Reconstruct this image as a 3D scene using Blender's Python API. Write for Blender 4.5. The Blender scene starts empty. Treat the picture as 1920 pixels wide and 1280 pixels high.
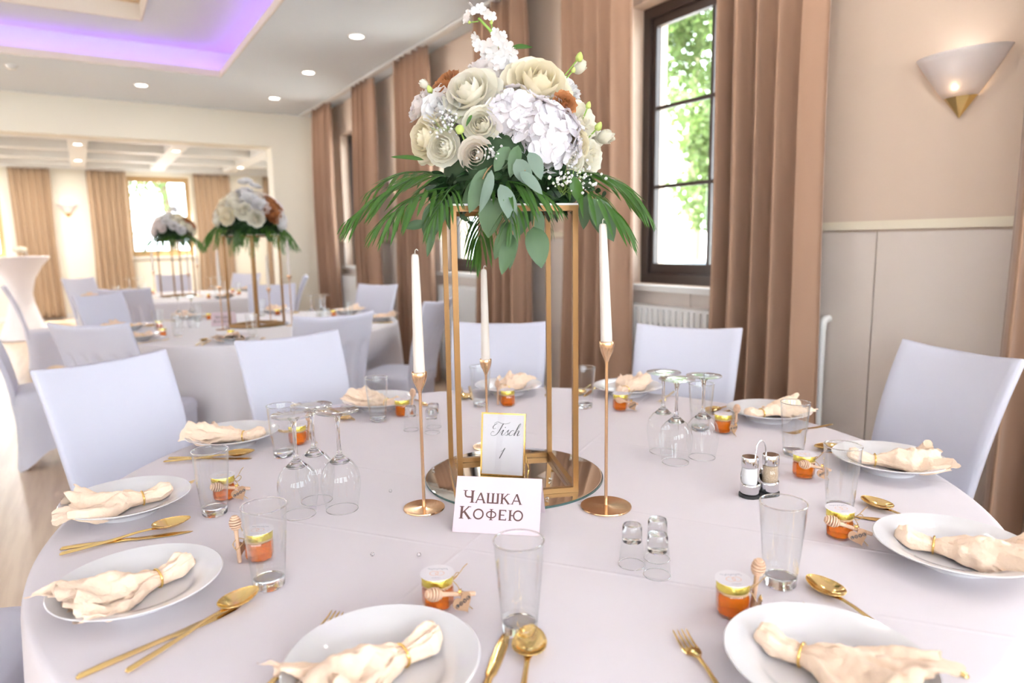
import bpy, math, random
from math import sin, cos, pi, radians, sqrt, atan2
from mathutils import Matrix, Vector, Quaternion, noise
random.seed(7)
S = bpy.context.scene
C = S.collection

# ------------------------------------------------------------------ camera
# room frame: x = across (windowed wall at x = 2.889), y = along the hall, z up
CAMZ = 1.3153
FPX = 1258.1
PITCH, ROLL, YAW = .1469, -.0154, .5649
def _rz(v):
    return Vector((cos(YAW)*v[0]+sin(YAW)*v[1], -sin(YAW)*v[0]+cos(YAW)*v[1], v[2]))
_f = Vector((0, cos(PITCH), -sin(PITCH))); _r = Vector((1, 0, 0)); _u = Vector((0, sin(PITCH), cos(PITCH)))
CF = _rz(_f); CR = _rz(cos(ROLL)*_r+sin(ROLL)*_u); CU = _rz(-sin(ROLL)*_r+cos(ROLL)*_u)
CP = Vector((0, 0, CAMZ))
cam = bpy.data.objects.new('camera', bpy.data.cameras.new('camera')); C.objects.link(cam)
cam.matrix_world = Matrix(((CR.x, CU.x, -CF.x, CP.x), (CR.y, CU.y, -CF.y, CP.y), (CR.z, CU.z, -CF.z, CP.z), (0, 0, 0, 1)))
cam.data.sensor_width = 36; cam.data.lens = FPX/1920*36
cam.data.clip_start = .02; cam.data.clip_end = 200
cam.data.dof.use_dof = True; cam.data.dof.focus_distance = 1.42; cam.data.dof.aperture_fstop = 2.6
S.camera = cam
def ray(px, py): return CF+(px-960)/FPX*CR-(py-640)/FPX*CU
def on_z(px, py, z):
    d = ray(px, py); return CP+d*((z-CAMZ)/d.z)
def at_depth(px, py, dep): return CP+ray(px, py)*dep

# ------------------------------------------------------------------ sky and exposure
w = bpy.data.worlds.new('overcast_sky'); S.world = w; w.use_nodes = True
bg = w.node_tree.nodes['Background']; bg.inputs[0].default_value = (.80, .90, 1, 1); bg.inputs[1].default_value = 13
sun = bpy.data.objects.new('sun', bpy.data.lights.new('sun', 'SUN')); C.objects.link(sun)
sun.data.energy = 75; sun.data.angle = radians(1); sun.data.color = (1, .99, .97)
sun.rotation_euler = Vector((.50, -.30, -.82)).to_track_quat('-Z', 'Y').to_euler()
S.view_settings.view_transform = 'Standard'; S.view_settings.look = 'None'
S.view_settings.gamma = 1; S.view_settings.use_curve_mapping = False
S.view_settings.exposure = -0.29
LAMP = 5.5          # power of one ceiling downlight
S.cycles.max_bounces = 8; S.cycles.diffuse_bounces = 3; S.cycles.glossy_bounces = 4
S.cycles.transmission_bounces = 9; S.cycles.transparent_max_bounces = 16
S.cycles.sample_clamp_indirect = 5.0
S.cycles.use_adaptive_sampling = True; S.cycles.adaptive_threshold = .2; S.cycles.adaptive_min_samples = 16
S.cycles.use_denoising = True

# ------------------------------------------------------------------ materials
MATS = {}
def mat(name, col, rough=.5, metal=0, **k):
    if name in MATS: return MATS[name]
    m = bpy.data.materials.new(name); m.use_nodes = True; MATS[name] = m
    nt = m.node_tree; b = nt.nodes['Principled BSDF']
    b.inputs['Base Color'].default_value = (*col, 1); b.inputs['Roughness'].default_value = rough; b.inputs['Metallic'].default_value = metal
    for a, n in (('trans', 'Transmission Weight'), ('ior', 'IOR'), ('spec', 'Specular IOR Level'), ('sheen', 'Sheen Weight'), ('coat', 'Coat Weight'), ('sss', 'Subsurface Weight'), ('alpha', 'Alpha')):
        if a in k: b.inputs[n].default_value = k[a]
    if 'sss' in k:
        b.inputs['Subsurface Radius'].default_value = k.get('sssr', (.01, .008, .006)); b.inputs['Subsurface Scale'].default_value = 1
    if 'emit' in k:
        b.inputs['Emission Color'].default_value = (*k['emit'], 1); b.inputs['Emission Strength'].default_value = k.get('power', 1)
    if 'var' in k or 'bump' in k:
        tc = nt.nodes.new('ShaderNodeTexCoord'); no = nt.nodes.new('ShaderNodeTexNoise')
        no.inputs['Scale'].default_value = k.get('scale', 20); no.inputs['Detail'].default_value = k.get('detail', 4)
        src = tc.outputs['Object']
        if 'stretch' in k:
            mp = nt.nodes.new('ShaderNodeMapping'); mp.inputs['Scale'].default_value = k['stretch']; nt.links.new(src, mp.inputs[0]); src = mp.outputs[0]
        nt.links.new(src, no.inputs['Vector'])
        if 'var' in k:
            mx = nt.nodes.new('ShaderNodeMix'); mx.data_type = 'RGBA'
            mx.inputs['A'].default_value = (*col, 1); mx.inputs['B'].default_value = (*k['var'], 1)
            rp = nt.nodes.new('ShaderNodeMapRange'); rp.inputs[1].default_value = .38; rp.inputs[2].default_value = .62
            nt.links.new(no.outputs['Fac'], rp.inputs[0]); nt.links.new(rp.outputs[0], mx.inputs['Factor'])
            nt.links.new(mx.outputs['Result'], b.inputs['Base Color'])
        if 'bump' in k:
            bu = nt.nodes.new('ShaderNodeBump'); bu.inputs['Strength'].default_value = k['bump']; bu.inputs['Distance'].default_value = k.get('dist', .002)
            nt.links.new(no.outputs['Fac'], bu.inputs['Height']); nt.links.new(bu.outputs[0], b.inputs['Normal'])
    return m
def translucent(name, col, amount=.35, rough=.6, **k):
    m = mat(name, col, rough, **k); nt = m.node_tree
    b = nt.nodes['Principled BSDF']; out = nt.nodes['Material Output']
    t = nt.nodes.new('ShaderNodeBsdfTranslucent'); t.inputs[0].default_value = (*k.get('tcol', col), 1) if 'tcol' in k else (*col, 1)
    mx = nt.nodes.new('ShaderNodeMixShader'); mx.inputs[0].default_value = amount
    nt.links.new(b.outputs[0], mx.inputs[1]); nt.links.new(t.outputs[0], mx.inputs[2]); nt.links.new(mx.outputs[0], out.inputs[0])
    return m
def thin_glass(name, tint=(.985, .99, .99), base=.045, gain=.85, p=3.2):
    m = bpy.data.materials.new(name); m.use_nodes = True; MATS[name] = m; nt = m.node_tree
    nt.nodes.remove(nt.nodes['Principled BSDF']); out = nt.nodes['Material Output']
    lw = nt.nodes.new('ShaderNodeLayerWeight'); lw.inputs[0].default_value = .5
    pw = nt.nodes.new('ShaderNodeMath'); pw.operation = 'POWER'; pw.inputs[1].default_value = p
    ma = nt.nodes.new('ShaderNodeMath'); ma.operation = 'MULTIPLY_ADD'; ma.inputs[1].default_value = gain; ma.inputs[2].default_value = base; ma.use_clamp = True
    tr = nt.nodes.new('ShaderNodeBsdfTransparent'); tr.inputs[0].default_value = (*tint, 1)
    gl = nt.nodes.new('ShaderNodeBsdfGlossy'); gl.inputs['Roughness'].default_value = .02; gl.inputs[0].default_value = (.95, .97, .97, 1)
    mx = nt.nodes.new('ShaderNodeMixShader')
    L = nt.links.new
    L(lw.outputs['Facing'], pw.inputs[0]); L(pw.outputs[0], ma.inputs[0]); L(ma.outputs[0], mx.inputs[0]); L(tr.outputs[0], mx.inputs[1]); L(gl.outputs[0], mx.inputs[2]); L(mx.outputs[0], out.inputs[0])
    return m
def emitter(name, col, power):
    m = bpy.data.materials.new(name); m.use_nodes = True; MATS[name] = m; nt = m.node_tree
    nt.nodes.remove(nt.nodes['Principled BSDF']); e = nt.nodes.new('ShaderNodeEmission')
    e.inputs[0].default_value = (*col, 1); e.inputs[1].default_value = power
    nt.links.new(e.outputs[0], nt.nodes['Material Output'].inputs[0]); return m

M_wall = mat('wall_paint', (.68, .53, .42), .8, bump=.15, scale=160, dist=.0008)
M_wall2 = mat('wall_paint_pale', (.90, .84, .72), .8, bump=.1, scale=120, dist=.0008)
M_wains = mat('wainscot_paint', (.72, .62, .55), .55, bump=.1, scale=60, dist=.0006)
M_ceil = mat('ceiling_paint', (.89, .94, .98), .85)
M_trim = mat('white_trim', (.85, .83, .80), .45)
M_fascia = mat('cream_fascia', (.86, .76, .66), .6)
M_gold_trim = mat('gilded_trim', (.62, .42, .22), .4)
M_curtain = mat('brown_curtain', (.33, .19, .12), .75, sheen=.3, bump=.25, scale=400, dist=.0006)
M_curtain_warmlit = mat('curtain_warm_light_tint', (.44, .31, .20), .75, sheen=.3, bump=.25, scale=400, dist=.0006)  # far room cloth: tan of the warm room light put into the colour
M_rail = mat('cream_rail', (.84, .74, .58), .5)
M_floor = mat('oak_floor', (.56, .40, .28), .3, var=(.66, .50, .36), scale=3, stretch=(8, .6, 1), detail=6)
M_winframe = mat('dark_window_wood', (.045, .03, .026), .35)
M_pane = thin_glass('window_glass', (.97, .985, .98), .03, .8, 4)
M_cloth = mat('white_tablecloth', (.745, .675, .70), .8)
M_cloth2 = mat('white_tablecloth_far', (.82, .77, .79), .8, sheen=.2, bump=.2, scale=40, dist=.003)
M_cover = translucent('spandex_cover', (.765, .75, .845), .16, .6, bump=.08, scale=500, dist=.0004)
M_wood = mat('table_wood', (.35, .22, .13), .5, var=(.28, .17, .1), scale=10)
M_plate = mat('white_porcelain', (.79, .76, .765), .12, coat=.3)
M_napkin = mat('peach_muslin', (.90, .675, .505), .9, sheen=.1, bump=.8, scale=90, detail=8, dist=.004)
M_gold = mat('polished_gold', (.86, .58, .20), .16, 1)
M_goldcut = mat('gold_cutlery', (.78, .56, .24), .13, 1)
M_rose_gold = mat('rose_gold_metal', (.70, .47, .29), .17, 1)
M_stand = mat('satin_gold_paint', (.235, .115, .032), .35, .45)
M_mirror = mat('mirror_silver', (.78, .77, .73), .015, 1)
M_mirror_edge = mat('mirror_edge', (.05, .10, .09), .15)
M_thin = thin_glass('drinking_glass', (.985, .99, .99), .035, .85, 3.0)
M_glass = mat('solid_glass', (1, 1, 1), .0, trans=1, ior=1.45)
M_honey = mat('honey', (.86, .22, .012), .05, trans=.72, ior=1.25)
M_lid = mat('gold_lid', (.75, .62, .14), .25, 1)
M_white_paper = mat('white_paper', (.80, .74, .765), .45)
M_card = mat('pearl_card', (.75, .60, .64), .28, bump=.1, scale=300, dist=.0004)
M_ink = mat('brown_ink', (.10, .045, .04), .35)
M_black = mat('black_ink', (.02, .02, .025), .5)
M_rubber = mat('black_rubber', (.02, .02, .02), .6)
M_chrome = mat('chrome', (.82, .82, .84), .08, 1)
M_salt = mat('salt', (.9, .88, .88), .8)
M_pepper = mat('ground_pepper', (.42, .30, .20), .9, var=(.55, .42, .3), scale=400)
M_twine = mat('jute_twine', (.50, .33, .18), .9)
M_beech = mat('beech_wood', (.68, .44, .30), .6, var=(.6, .37, .24), scale=60)
M_kraft = mat('kraft_card', (.38, .22, .13), .8)
M_candle = mat('ivory_wax', (.74, .655, .585), .4)
M_wick = mat('cotton_wick', (.8, .76, .7), .9)
M_acrylic = mat('white_acrylic', (.85, .82, .82), .2)
M_metal_white = mat('white_enamel', (.84, .82, .80), .35)
M_slot = mat('radiator_slot', (.12, .11, .11), .6)
M_brass = mat('polished_brass', (.72, .52, .20), .18, 1)
M_frost = translucent('frosted_glass', (.90, .85, .84), .45, .4)
M_bulb = emitter('warm_bulb', (1, .72, .42), 30)
M_lens = emitter('lamp_lens', (1, .93, .82), 20)
M_led = emitter('violet_led', (.50, .13, 1), 7)
M_leafg = translucent('palm_green', (.035, .105, .016), .25, .35, tcol=(.12, .3, .02))
M_leafd = translucent('dark_foliage', (.022, .06, .018), .2, .4)
M_euc = translucent('eucalyptus_green', (.075, .14, .06), .2, .5)
M_eucg = translucent('eucalyptus_grey', (.165, .23, .18), .2, .5)
M_stem = mat('flower_stem', (.22, .36, .06), .5)
M_twig = mat('brown_twig', (.35, .2, .09), .6)
M_rw = translucent('petal_ivory', (.98, .94, .81), .38, .5)
M_ry = translucent('petal_cream', (.98, .90, .70), .38, .5)
M_rb = translucent('petal_blush', (.94, .86, .76), .38, .5)
M_rp = translucent('petal_pale_pink', (.95, .88, .85), .38, .5)
M_hyd = translucent('petal_lilac_white', (.93, .88, .91), .22, .5)
M_stk = translucent('petal_pure_white', (.95, .93, .92), .22, .5)
M_rust = translucent('petal_rust', (.42, .17, .065), .2, .6)
M_bud = mat('green_bud', (.42, .5, .13), .5)
M_foam = mat('moss_foam', (.02, .045, .015), .9)
M_ink_pink = mat('peach_print', (.80, .48, .36), .5)
M_ink_grey = mat('grey_print', (.32, .30, .36), .5)
M_leaf_out = translucent('tree_leaves', (.085, .135, .035), .45, .6)
M_bark = mat('bark', (.14, .1, .07), .9)
M_pave = mat('pavement', (.68, .66, .62), .9, var=(.62, .6, .56), scale=4)
M_render = mat('white_render', (.8, .8, .78), .9)
M_carpaint = mat('silver_car_paint', (.05, .065, .10), .25, .3)
M_carglass = mat('car_glass', (.03, .04, .05), .05)
M_red = mat('red_paint', (.12, .008, .012), .4)

# fold creases of the tablecloth: fine relief
def crease(m, lines):
    nt = m.node_tree; L = nt.links.new
    tc = nt.nodes.new('ShaderNodeTexCoord'); sp = nt.nodes.new('ShaderNodeSeparateXYZ'); L(tc.outputs['Object'], sp.inputs[0])
    acc = None
    def M(op, a, b=None):
        n = nt.nodes.new('ShaderNodeMath'); n.operation = op
        for i, v in enumerate((a, b)):
            if v is None: continue
            if isinstance(v, (int, float)): n.inputs[i].default_value = v
            else: L(v, n.inputs[i])
        return n.outputs[0]
    for (nx, ny, d) in lines:
        v = M('ADD', M('MULTIPLY', sp.outputs[0], nx), M('MULTIPLY', sp.outputs[1], ny))
        v = M('ABSOLUTE', M('SUBTRACT', v, d))
        h = M('MAXIMUM', M('SUBTRACT', 1.0, M('DIVIDE', v, .006)), 0.0)
        acc = h if acc is None else M('MAXIMUM', acc, h)
    no = nt.nodes.new('ShaderNodeTexNoise'); no.inputs['Scale'].default_value = 5; no.inputs['Detail'].default_value = 3; L(tc.outputs['Object'], no.inputs['Vector'])
    hh = M('ADD', M('MULTIPLY', acc, .22), M('MULTIPLY', no.outputs['Fac'], .8))
    bu = nt.nodes.new('ShaderNodeBump'); bu.inputs['Strength'].default_value = .6; bu.inputs['Distance'].default_value = .006
    L(hh, bu.inputs['Height']); L(bu.outputs[0], nt.nodes['Principled BSDF'].inputs['Normal'])

# ------------------------------------------------------------------ mesh helpers
class B:
    def __init__(s): s.V = []; s.F = []
    def add(s, V, F, M=None):
        o = len(s.V)
        if M is not None: V = [M @ Vector(v) for v in V]
        s.V += [tuple(v) for v in V]; s.F += [tuple(i+o for i in f) for f in F]; return s
    def box(s, x0, x1, y0, y1, z0, z1, M=None):
        V = [(x, y, z) for z in (z0, z1) for y in (y0, y1) for x in (x0, x1)]
        return s.add(V, [(0, 2, 3, 1), (4, 5, 7, 6), (0, 1, 5, 4), (2, 6, 7, 3), (0, 4, 6, 2), (1, 3, 7, 5)], M)
    def lathe(s, prof, seg=24, M=None, a0=0, a1=2*pi, sx=1, sy=1):
        closed = abs(a1-a0-2*pi) < 1e-6; n = seg if closed else seg+1
        V = []; F = []; rows = []
        for r, z in prof:
            if r < 1e-7 and closed: rows.append([len(V)]); V.append((0, 0, z))
            else:
                rows.append(list(range(len(V), len(V)+n)))
                V += [(r*cos(a0+(a1-a0)*i/seg)*sx, r*sin(a0+(a1-a0)*i/seg)*sy, z) for i in range(n)]
        for A, D in zip(rows, rows[1:]):
            for i in range(seg):
                j = (i+1) % n
                if len(A) == 1 and len(D) == 1: break
                if len(A) == 1: F.append((A[0], D[j], D[i]))
                elif len(D) == 1: F.append((A[i], A[j], D[0]))
                else: F.append((A[i], A[j], D[j], D[i]))
        return s.add(V, F, M)
    def tube(s, P, r, seg=8, M=None, closed=False, caps=True, sq=False):
        P = [Vector(p) for p in P]; n = len(P); rr = r if isinstance(r, (list, tuple)) else [r]*n
        V = []; F = []
        up = None
        for i, p in enumerate(P):
            a = P[(i-1) % n] if (i > 0 or closed) else p; b = P[(i+1) % n] if (i < n-1 or closed) else p
            t = (b-a).normalized()
            if up is None:
                up = Vector((0, 0, 1)) if abs(t.z) < .9 else Vector((1, 0, 0))
            x = t.cross(up)
            if x.length < 1e-6: x = t.orthogonal()
            x.normalize(); y = x.cross(t).normalized(); up = y
            for k in range(seg):
                an = 2*pi*k/seg+(pi/4 if sq else 0)
                V.append(p+x*(rr[i]*cos(an))+y*(rr[i]*sin(an)))
        m = n if closed else n-1
        for i in range(m):
            i2 = (i+1) % n
            for k in range(seg):
                k2 = (k+1) % seg; F.append((i*seg+k, i*seg+k2, i2*seg+k2, i2*seg+k))
        if caps and not closed:
            F.append(tuple(range(seg))[::-1]); F.append(tuple(range((n-1)*seg, n*seg)))
        return s.add(V, F, M)
    def grid(s, fn, nu, nv, M=None, wrap=False):
        V = [fn(i/(nu if wrap else nu-1), j/(nv-1)) for j in range(nv) for i in range(nu)]; F = []
        for j in range(nv-1):
            for i in range(nu if wrap else nu-1):
                i2 = (i+1) % nu; F.append((j*nu+i, j*nu+i2, (j+1)*nu+i2, (j+1)*nu+i))
        return s.add(V, F, M)
    def prism(s, poly, z0, z1, M=None):
        n = len(poly); V = [(x, y, z0) for x, y in poly]+[(x, y, z1) for x, y in poly]
        return s.add(V, [tuple(range(n))[::-1], tuple(range(n, 2*n))]+[(i, (i+1) % n, n+(i+1) % n, n+i) for i in range(n)], M)
    def mesh(s, name, m, angle=40):
        me = bpy.data.meshes.new(name); me.from_pydata(s.V, [], s.F); me.materials.append(m)
        if angle:
            me.polygons.foreach_set('use_smooth', [True]*len(me.polygons))
            if angle < 180: me.set_sharp_from_angle(angle=radians(angle))
        me.update(); return me
def put(name, me, parent=None, loc=(0, 0, 0), rot=None, M=None, scale=None):
    o = bpy.data.objects.new(name, me); C.objects.link(o)
    if parent is not None: o.parent = parent
    if M is not None: o.matrix_local = M
    else:
        o.location = loc
        if rot is not None: o.rotation_euler = rot
        if scale is not None: o.scale = (scale,)*3 if isinstance(scale, (int, float)) else scale
    return o
def obj(name, b, m, parent=None, angle=40, **k): return put(name, b.mesh(name, m, angle), parent, **k)
def tag(o, label=None, cat=None, group=None, kind=None):
    if label: o['label'] = label
    if cat: o['category'] = cat
    if group: o['group'] = group
    if kind: o['kind'] = kind
    return o
def thing(name, label, cat, loc=(0, 0, 0), rz=0, group=None):
    o = bpy.data.objects.new(name, None); C.objects.link(o); o.location = loc; o.rotation_euler = (0, 0, rz); o.empty_display_size = .05
    return tag(o, label, cat, group)
def struct(name, b, m, angle=30, **k): return tag(obj(name, b, m, None, angle, **k), kind='structure')
def copy_tree(o, parent=None):
    c = o.copy(); C.objects.link(c); c.parent = parent
    for ch in list(o.children): copy_tree(ch, c)
    return c
def solve_rot(vx): return atan2(vx[1], vx[0])
def T(x, y, z): return Matrix.Translation((x, y, z))
def RX(a): return Matrix.Rotation(a, 4, 'X')
def RY(a): return Matrix.Rotation(a, 4, 'Y')
def RZ(a): return Matrix.Rotation(a, 4, 'Z')
def SC(x, y=None, z=None):
    y = x if y is None else y; z = x if z is None else z
    return Matrix.Diagonal((x, y, z, 1))
def cr(P, n=6):   # Catmull-Rom through points
    P = [Vector(p) for p in P]; P = [2*P[0]-P[1]]+P+[2*P[-1]-P[-2]]; out = []
    for i in range(1, len(P)-2):
        for k in range(n):
            t = k/n; a, b, c, d = P[i-1:i+3]
            out.append(.5*((2*b)+(c-a)*t+(2*a-5*b+4*c-d)*t*t+(3*b-a-3*c+d)*t**3))
    out.append(P[-2]); return out

# ================================================================== THE SETTING
D = 2.889; CEIL = 3.05; YB = 9.5; CEIL2 = 2.81; YR = 15.36; XR2 = 4.2; XL = -7.0; YN = -3.4
WT = .30
def holes_wall(b, a0, a1, z0, z1, t0, t1, holes, axis):
    # wall slab running along axis ('x' or 'y') with rectangular holes (p0, p1, q0, q1)
    def bx(p, q, r, s):
        if q-p < 1e-4 or s-r < 1e-4: return
        if axis == 'y': b.box(t0, t1, p, q, r, s)
        else: b.box(p, q, t0, t1, r, s)
    cur = a0
    for p0, p1, q0, q1 in sorted(holes):
        bx(cur, p0, z0, z1); bx(p0, p1, z0, q0); bx(p0, p1, q1, z1); cur = p1
    bx(cur, a1, z0, z1)
struct('floor', B().box(XL, XR2+.3, YN, YR+.3, -.1, 0), M_floor)
WY = [2.66, 5.26, 8.02, .06, -2.54]            # centres of the tall windows
WH = .515
holes = [(y-WH, y+WH, 1.05, 2.68) for y in WY]
b = B(); holes_wall(b, YN, YB+WT, 0, 3.5, D, D+WT, holes, 'y'); wall_right = struct('wall_right', b, M_wall)
b = B(); holes_wall(b, XL, D, 0, 3.5, YB, YB+WT, [(-5.2, 2.27, 0, 2.62)], 'x'); struct('wall_back', b, M_wall2)
b = B(); holes_wall(b, XL, D+WT, 0, 3.5, YN-WT, YN, [(-6.2, -4.5, .8, 2.8), (-4.0, -2.3, .8, 2.8), (-1.8, -.1, .8, 2.8), (.4, 2.1, .8, 2.8)], 'x'); struct('wall_front', b, M_wall2)  # unseen window openings, enlarged for more daylight from behind the camera
b = B(); holes_wall(b, YN, YR, 0, 3.5, XL-WT, XL, [(6.2, 7.8, .95, 2.7), (10.6, 12.2, .95, 2.6), (13, 14.6, .95, 2.6)], 'y'); struct('wall_left', b, M_wall2)
R2W = [(.83, 2.0, 1.14, 2.72), (-2.35, -1.15, 1.14, 2.72), (-5.4, -4.2, 1.14, 2.72)]
b = B(); holes_wall(b, XL, XR2+WT, 0, 3.3, YR, YR+WT, R2W, 'x'); struct('wall_far', b, M_wall2)
b = B(); holes_wall(b, YB+WT, YR, 0, 3.3, XR2, XR2+WT, [(11.6, 12.8, 1.14, 2.72)], 'y'); b.box(D, XR2, YB, YB+WT, 0, 3.3); struct('wall_side', b, M_wall2)

# main ceiling with its tray
TX0, TX1, TY0, TY1 = -4.6, 1.39, -1.6, 7.74
b = B()
b.box(XL, TX0, YN, YB, CEIL, CEIL+.06); b.box(TX1, D, YN, YB, CEIL, CEIL+.06)
b.box(TX0, TX1, TY1, YB, CEIL, CEIL+.06); b.box(TX0, TX1, YN, TY0, CEIL, CEIL+.06)
ceiling = struct('ceiling', b, M_ceil)
o = .15
b = B()      # raised ceiling of the tray, with a second smaller recess
IX0, IX1, IY0, IY1 = -3.9, .645, -.8, 7.06; UP_Z = 3.33
b.box(TX0-o, IX0, TY0-o, TY1+o, UP_Z, UP_Z+.04); b.box(IX1, TX1+o, TY0-o, TY1+o, UP_Z, UP_Z+.04)
b.box(IX0, IX1, IY1, TY1+o, UP_Z, UP_Z+.04); b.box(IX0, IX1, TY0-o, IY0, UP_Z, UP_Z+.04)
b.box(IX0, IX1, IY0, IY1, UP_Z+.13, UP_Z+.17)
obj('raised_panel', b, M_ceil, ceiling)
def ring_boxes(x0, x1, y0, y1, wd, z0, z1):    # rectangular ring, wd outward
    b = B(); b.box(x0-wd, x0, y0-wd, y1+wd, z0, z1); b.box(x1, x1+wd, y0-wd, y1+wd, z0, z1); b.box(x0, x1, y0-wd, y0, z0, z1); b.box(x0, x1, y1, y1+wd, z0, z1); return b
tag(obj('tray_wall', ring_boxes(TX0-o, TX1+o, TY0-o, TY1+o, .03, CEIL+.06, UP_Z), M_ceil, ceiling), kind=None)
obj('tray_lip', ring_boxes(TX0+.014, TX1-.014, TY0+.014, TY1-.014, .013, CEIL-.002, CEIL+.064), M_fascia, ceiling)
obj('inner_fascia', ring_boxes(IX0+.014, IX1-.014, IY0+.014, IY1-.014, .013, UP_Z-.03, UP_Z+.128), M_fascia, ceiling)
obj('gilded_strip', ring_boxes(IX0+.045, IX1-.045, IY0+.045, IY1-.045, .03, UP_Z+.112, UP_Z+.1295), M_gold_trim, ceiling)
led = ring_boxes(TX0-.05, TX1+.05, TY0-.05, TY1+.05, .03, CEIL+.061, CEIL+.071)
tag(obj('led_strip', led, M_led), 'violet LED light strip hidden in the cove of the ceiling tray', 'led strip')
# room beyond: coffered ceiling
b = B().box(XL, XR2, YB+WT, YR, CEIL2+.16, CEIL2+.22); c2 = struct('ceiling_far', b, M_ceil)
beam_x = [-3.9, -2.6, -1.25, .10, 1.40, 2.72]
for x in beam_x: obj('ceiling_beam', B().box(x-.12, x+.12, YB+WT, YR, CEIL2, CEIL2+.16), M_trim, c2)
for y in (10.0, 11.3, 12.6, 13.9, 15.2): obj('ceiling_beam', B().box(XL, XR2, y-.13, y+.13, CEIL2+.004, CEIL2+.16), M_trim, c2)

# wainscot on the windowed wall
def under_window(y0, y1): return any(y0 < h[1] and y1 > h[0] for h in holes)
y = -.99
k = 0
while y < YB-.2:
    y1 = min(y+.52, YB)
    segs = [(y, y1)]
    for h in holes:
        ns = []
        for a, c in segs:
            if c <= h[0] or a >= h[1]: ns.append((a, c))
            else:
                if a < h[0]: ns.append((a, h[0]))
                ns.append((max(a, h[0]), min(c, h[1])))
                if c > h[1]: ns.append((h[1], c))
        segs = ns
    for a, c in segs:
        if c-a < .02: continue
        low = under_window((a+c)/2-.001, (a+c)/2+.001)
        obj('wainscot_panel', B().box(D-.014, D-.0005, a+.003, c-.003, .1, 1.02 if low else 1.335), M_wains, wall_right)
    y = y1
hs = sorted((h[0], h[1]) for h in holes); cur = YN
b = B()
for a, c in hs+[(YB, YB)]:
    if a > cur: b.box(D-.022, D-.0005, cur, a, 1.345, 1.368); b.box(D-.014, D-.0005, cur, a, 1.368, 1.382)
    cur = c
tag(obj('trim_1', b, M_rail), kind='structure')
tag(obj('baseboard_right', B().box(D-.02, D-.0005, YN, YB, 0, .1), M_trim), kind='structure')
tag(obj('baseboard_far', B().box(XL, XR2, YR-.02, YR-.0005, 0, .1), M_trim), kind='structure')

# windows: dark frame, six panes each
wn = [0]
def window(axis, c0, c1, z0, z1, depth, sign, framemat, rows=(.333, .665), sillmat=M_trim, sill=True):
    # axis 'y': plane x=depth ; axis 'x': plane y=depth ; sign = direction of the room
    wn[0] += 1
    def bx(p, q, r, s, d0, d1, bb):
        d0, d1 = sorted((depth+d0*sign, depth+d1*sign))
        if axis == 'y': bb.box(d0, d1, p, q, r, s)
        else: bb.box(p, q, d0, d1, r, s)
        return bb
    b = B(); fw = .055
    bx(c0, c0+fw, z0, z1, -.03, .04, b); bx(c1-fw, c1, z0, z1, -.03, .04, b); bx(c0+fw, c1-fw, z0, z0+.06, -.03, .04, b); bx(c0+fw, c1-fw, z1-.06, z1, -.03, .04, b)
    root = struct('window_%d' % wn[0], b, framemat)
    s = B(); g0, g1, h0, h1 = c0+fw, c1-fw, z0+.06, z1-.06; sw = .036
    bx(g0, g0+sw, h0, h1, -.02, .02, s); bx(g1-sw, g1, h0, h1, -.02, .02, s); bx(g0+sw, g1-sw, h0, h0+.06, -.02, .02, s); bx(g0+sw, g1-sw, h1-.05, h1, -.02, .02, s)
    obj('sash', s, framemat, root)
    g0 += sw; g1 -= sw; h0 += .06; h1 -= .05
    m = (g0+g1)/2; ys = [h0]+[h0+(h1-h0)*t for t in rows]+[h1]
    obj('muntin', bx(m-.011, m+.011, h0, h1, -.012, .012, B()), framemat, root)
    for q in ys[1:-1]: obj('muntin', bx(g0, g1, q-.011, q+.011, -.010, .010, B()), framemat, root)
    for p, q in ((g0, m-.011), (m+.011, g1)):
        for i in range(len(ys)-1):
            obj('pane', bx(p, q, ys[i]+(.011 if i else 0), ys[i+1]-(.011 if i < len(ys)-2 else 0), -.002, .002, B()), M_pane, root)
    if sill:
        obj('window_sill', bx(c0-.03, c1+.03, z0-.035, z0-.0005, -.02, .20, B()), sillmat, root)
    return root
for yc in WY: window('y', yc-WH, yc+WH, 1.05, 2.68, D+.14, -1, M_winframe)
M_tanframe = mat('tan_window_wood', (.42, .27, .12), .4)
for h in R2W: window('x', h[0], h[1], h[2], h[3], YR+.14, -1, M_tanframe, rows=(.5,))

# ------------------------------------------------------------------ curtains
def curtain(label, axis, c0, c1, wallpos, ztop, n, seed, zb=.03, amp=.068, group=None, m=None):
    rnd = random.Random(seed); ph = [rnd.uniform(-.5, .5) for _ in range(n+2)]; wv = [rnd.uniform(.7, 1.25) for _ in range(n+2)]
    mid = (c0+c1)/2; half = (c1-c0)/2
    NU = n*14+1; NV = 22
    def fn(u, v):
        z = zb+(ztop-zb)*v; s = 1-.10*sin(pi*v)**2*.6+.05*(1-v)
        t = u*n; i = int(t); f = t-i
        a = amp*(wv[i]*(1-f)+wv[i+1]*f)*(.55+.45*(1-v)**.5)
        off = a*sin(2*pi*t+ph[i]*(1-f)+ph[i+1]*f)+.25*a*sin(4*pi*t+1.3)+.012*sin(6*v+seed)
        lat = half*s*(2*u-1)+.012*sin(4*pi*t+.7)*1.2
        return (off, lat, z) if axis == 'y' else (lat, off, z)
    b = B(); b.grid(fn, NU, NV)
    p = (wallpos, mid, 0) if axis == 'y' else (mid, wallpos, 0)
    cl = tag(obj('curtain', b, m or M_curtain, None, 180, loc=p), label, 'curtain', group)
    sm = cl.modifiers.new('thickness', 'SOLIDIFY'); sm.thickness = .004
    return cl
CX = 2.69
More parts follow.
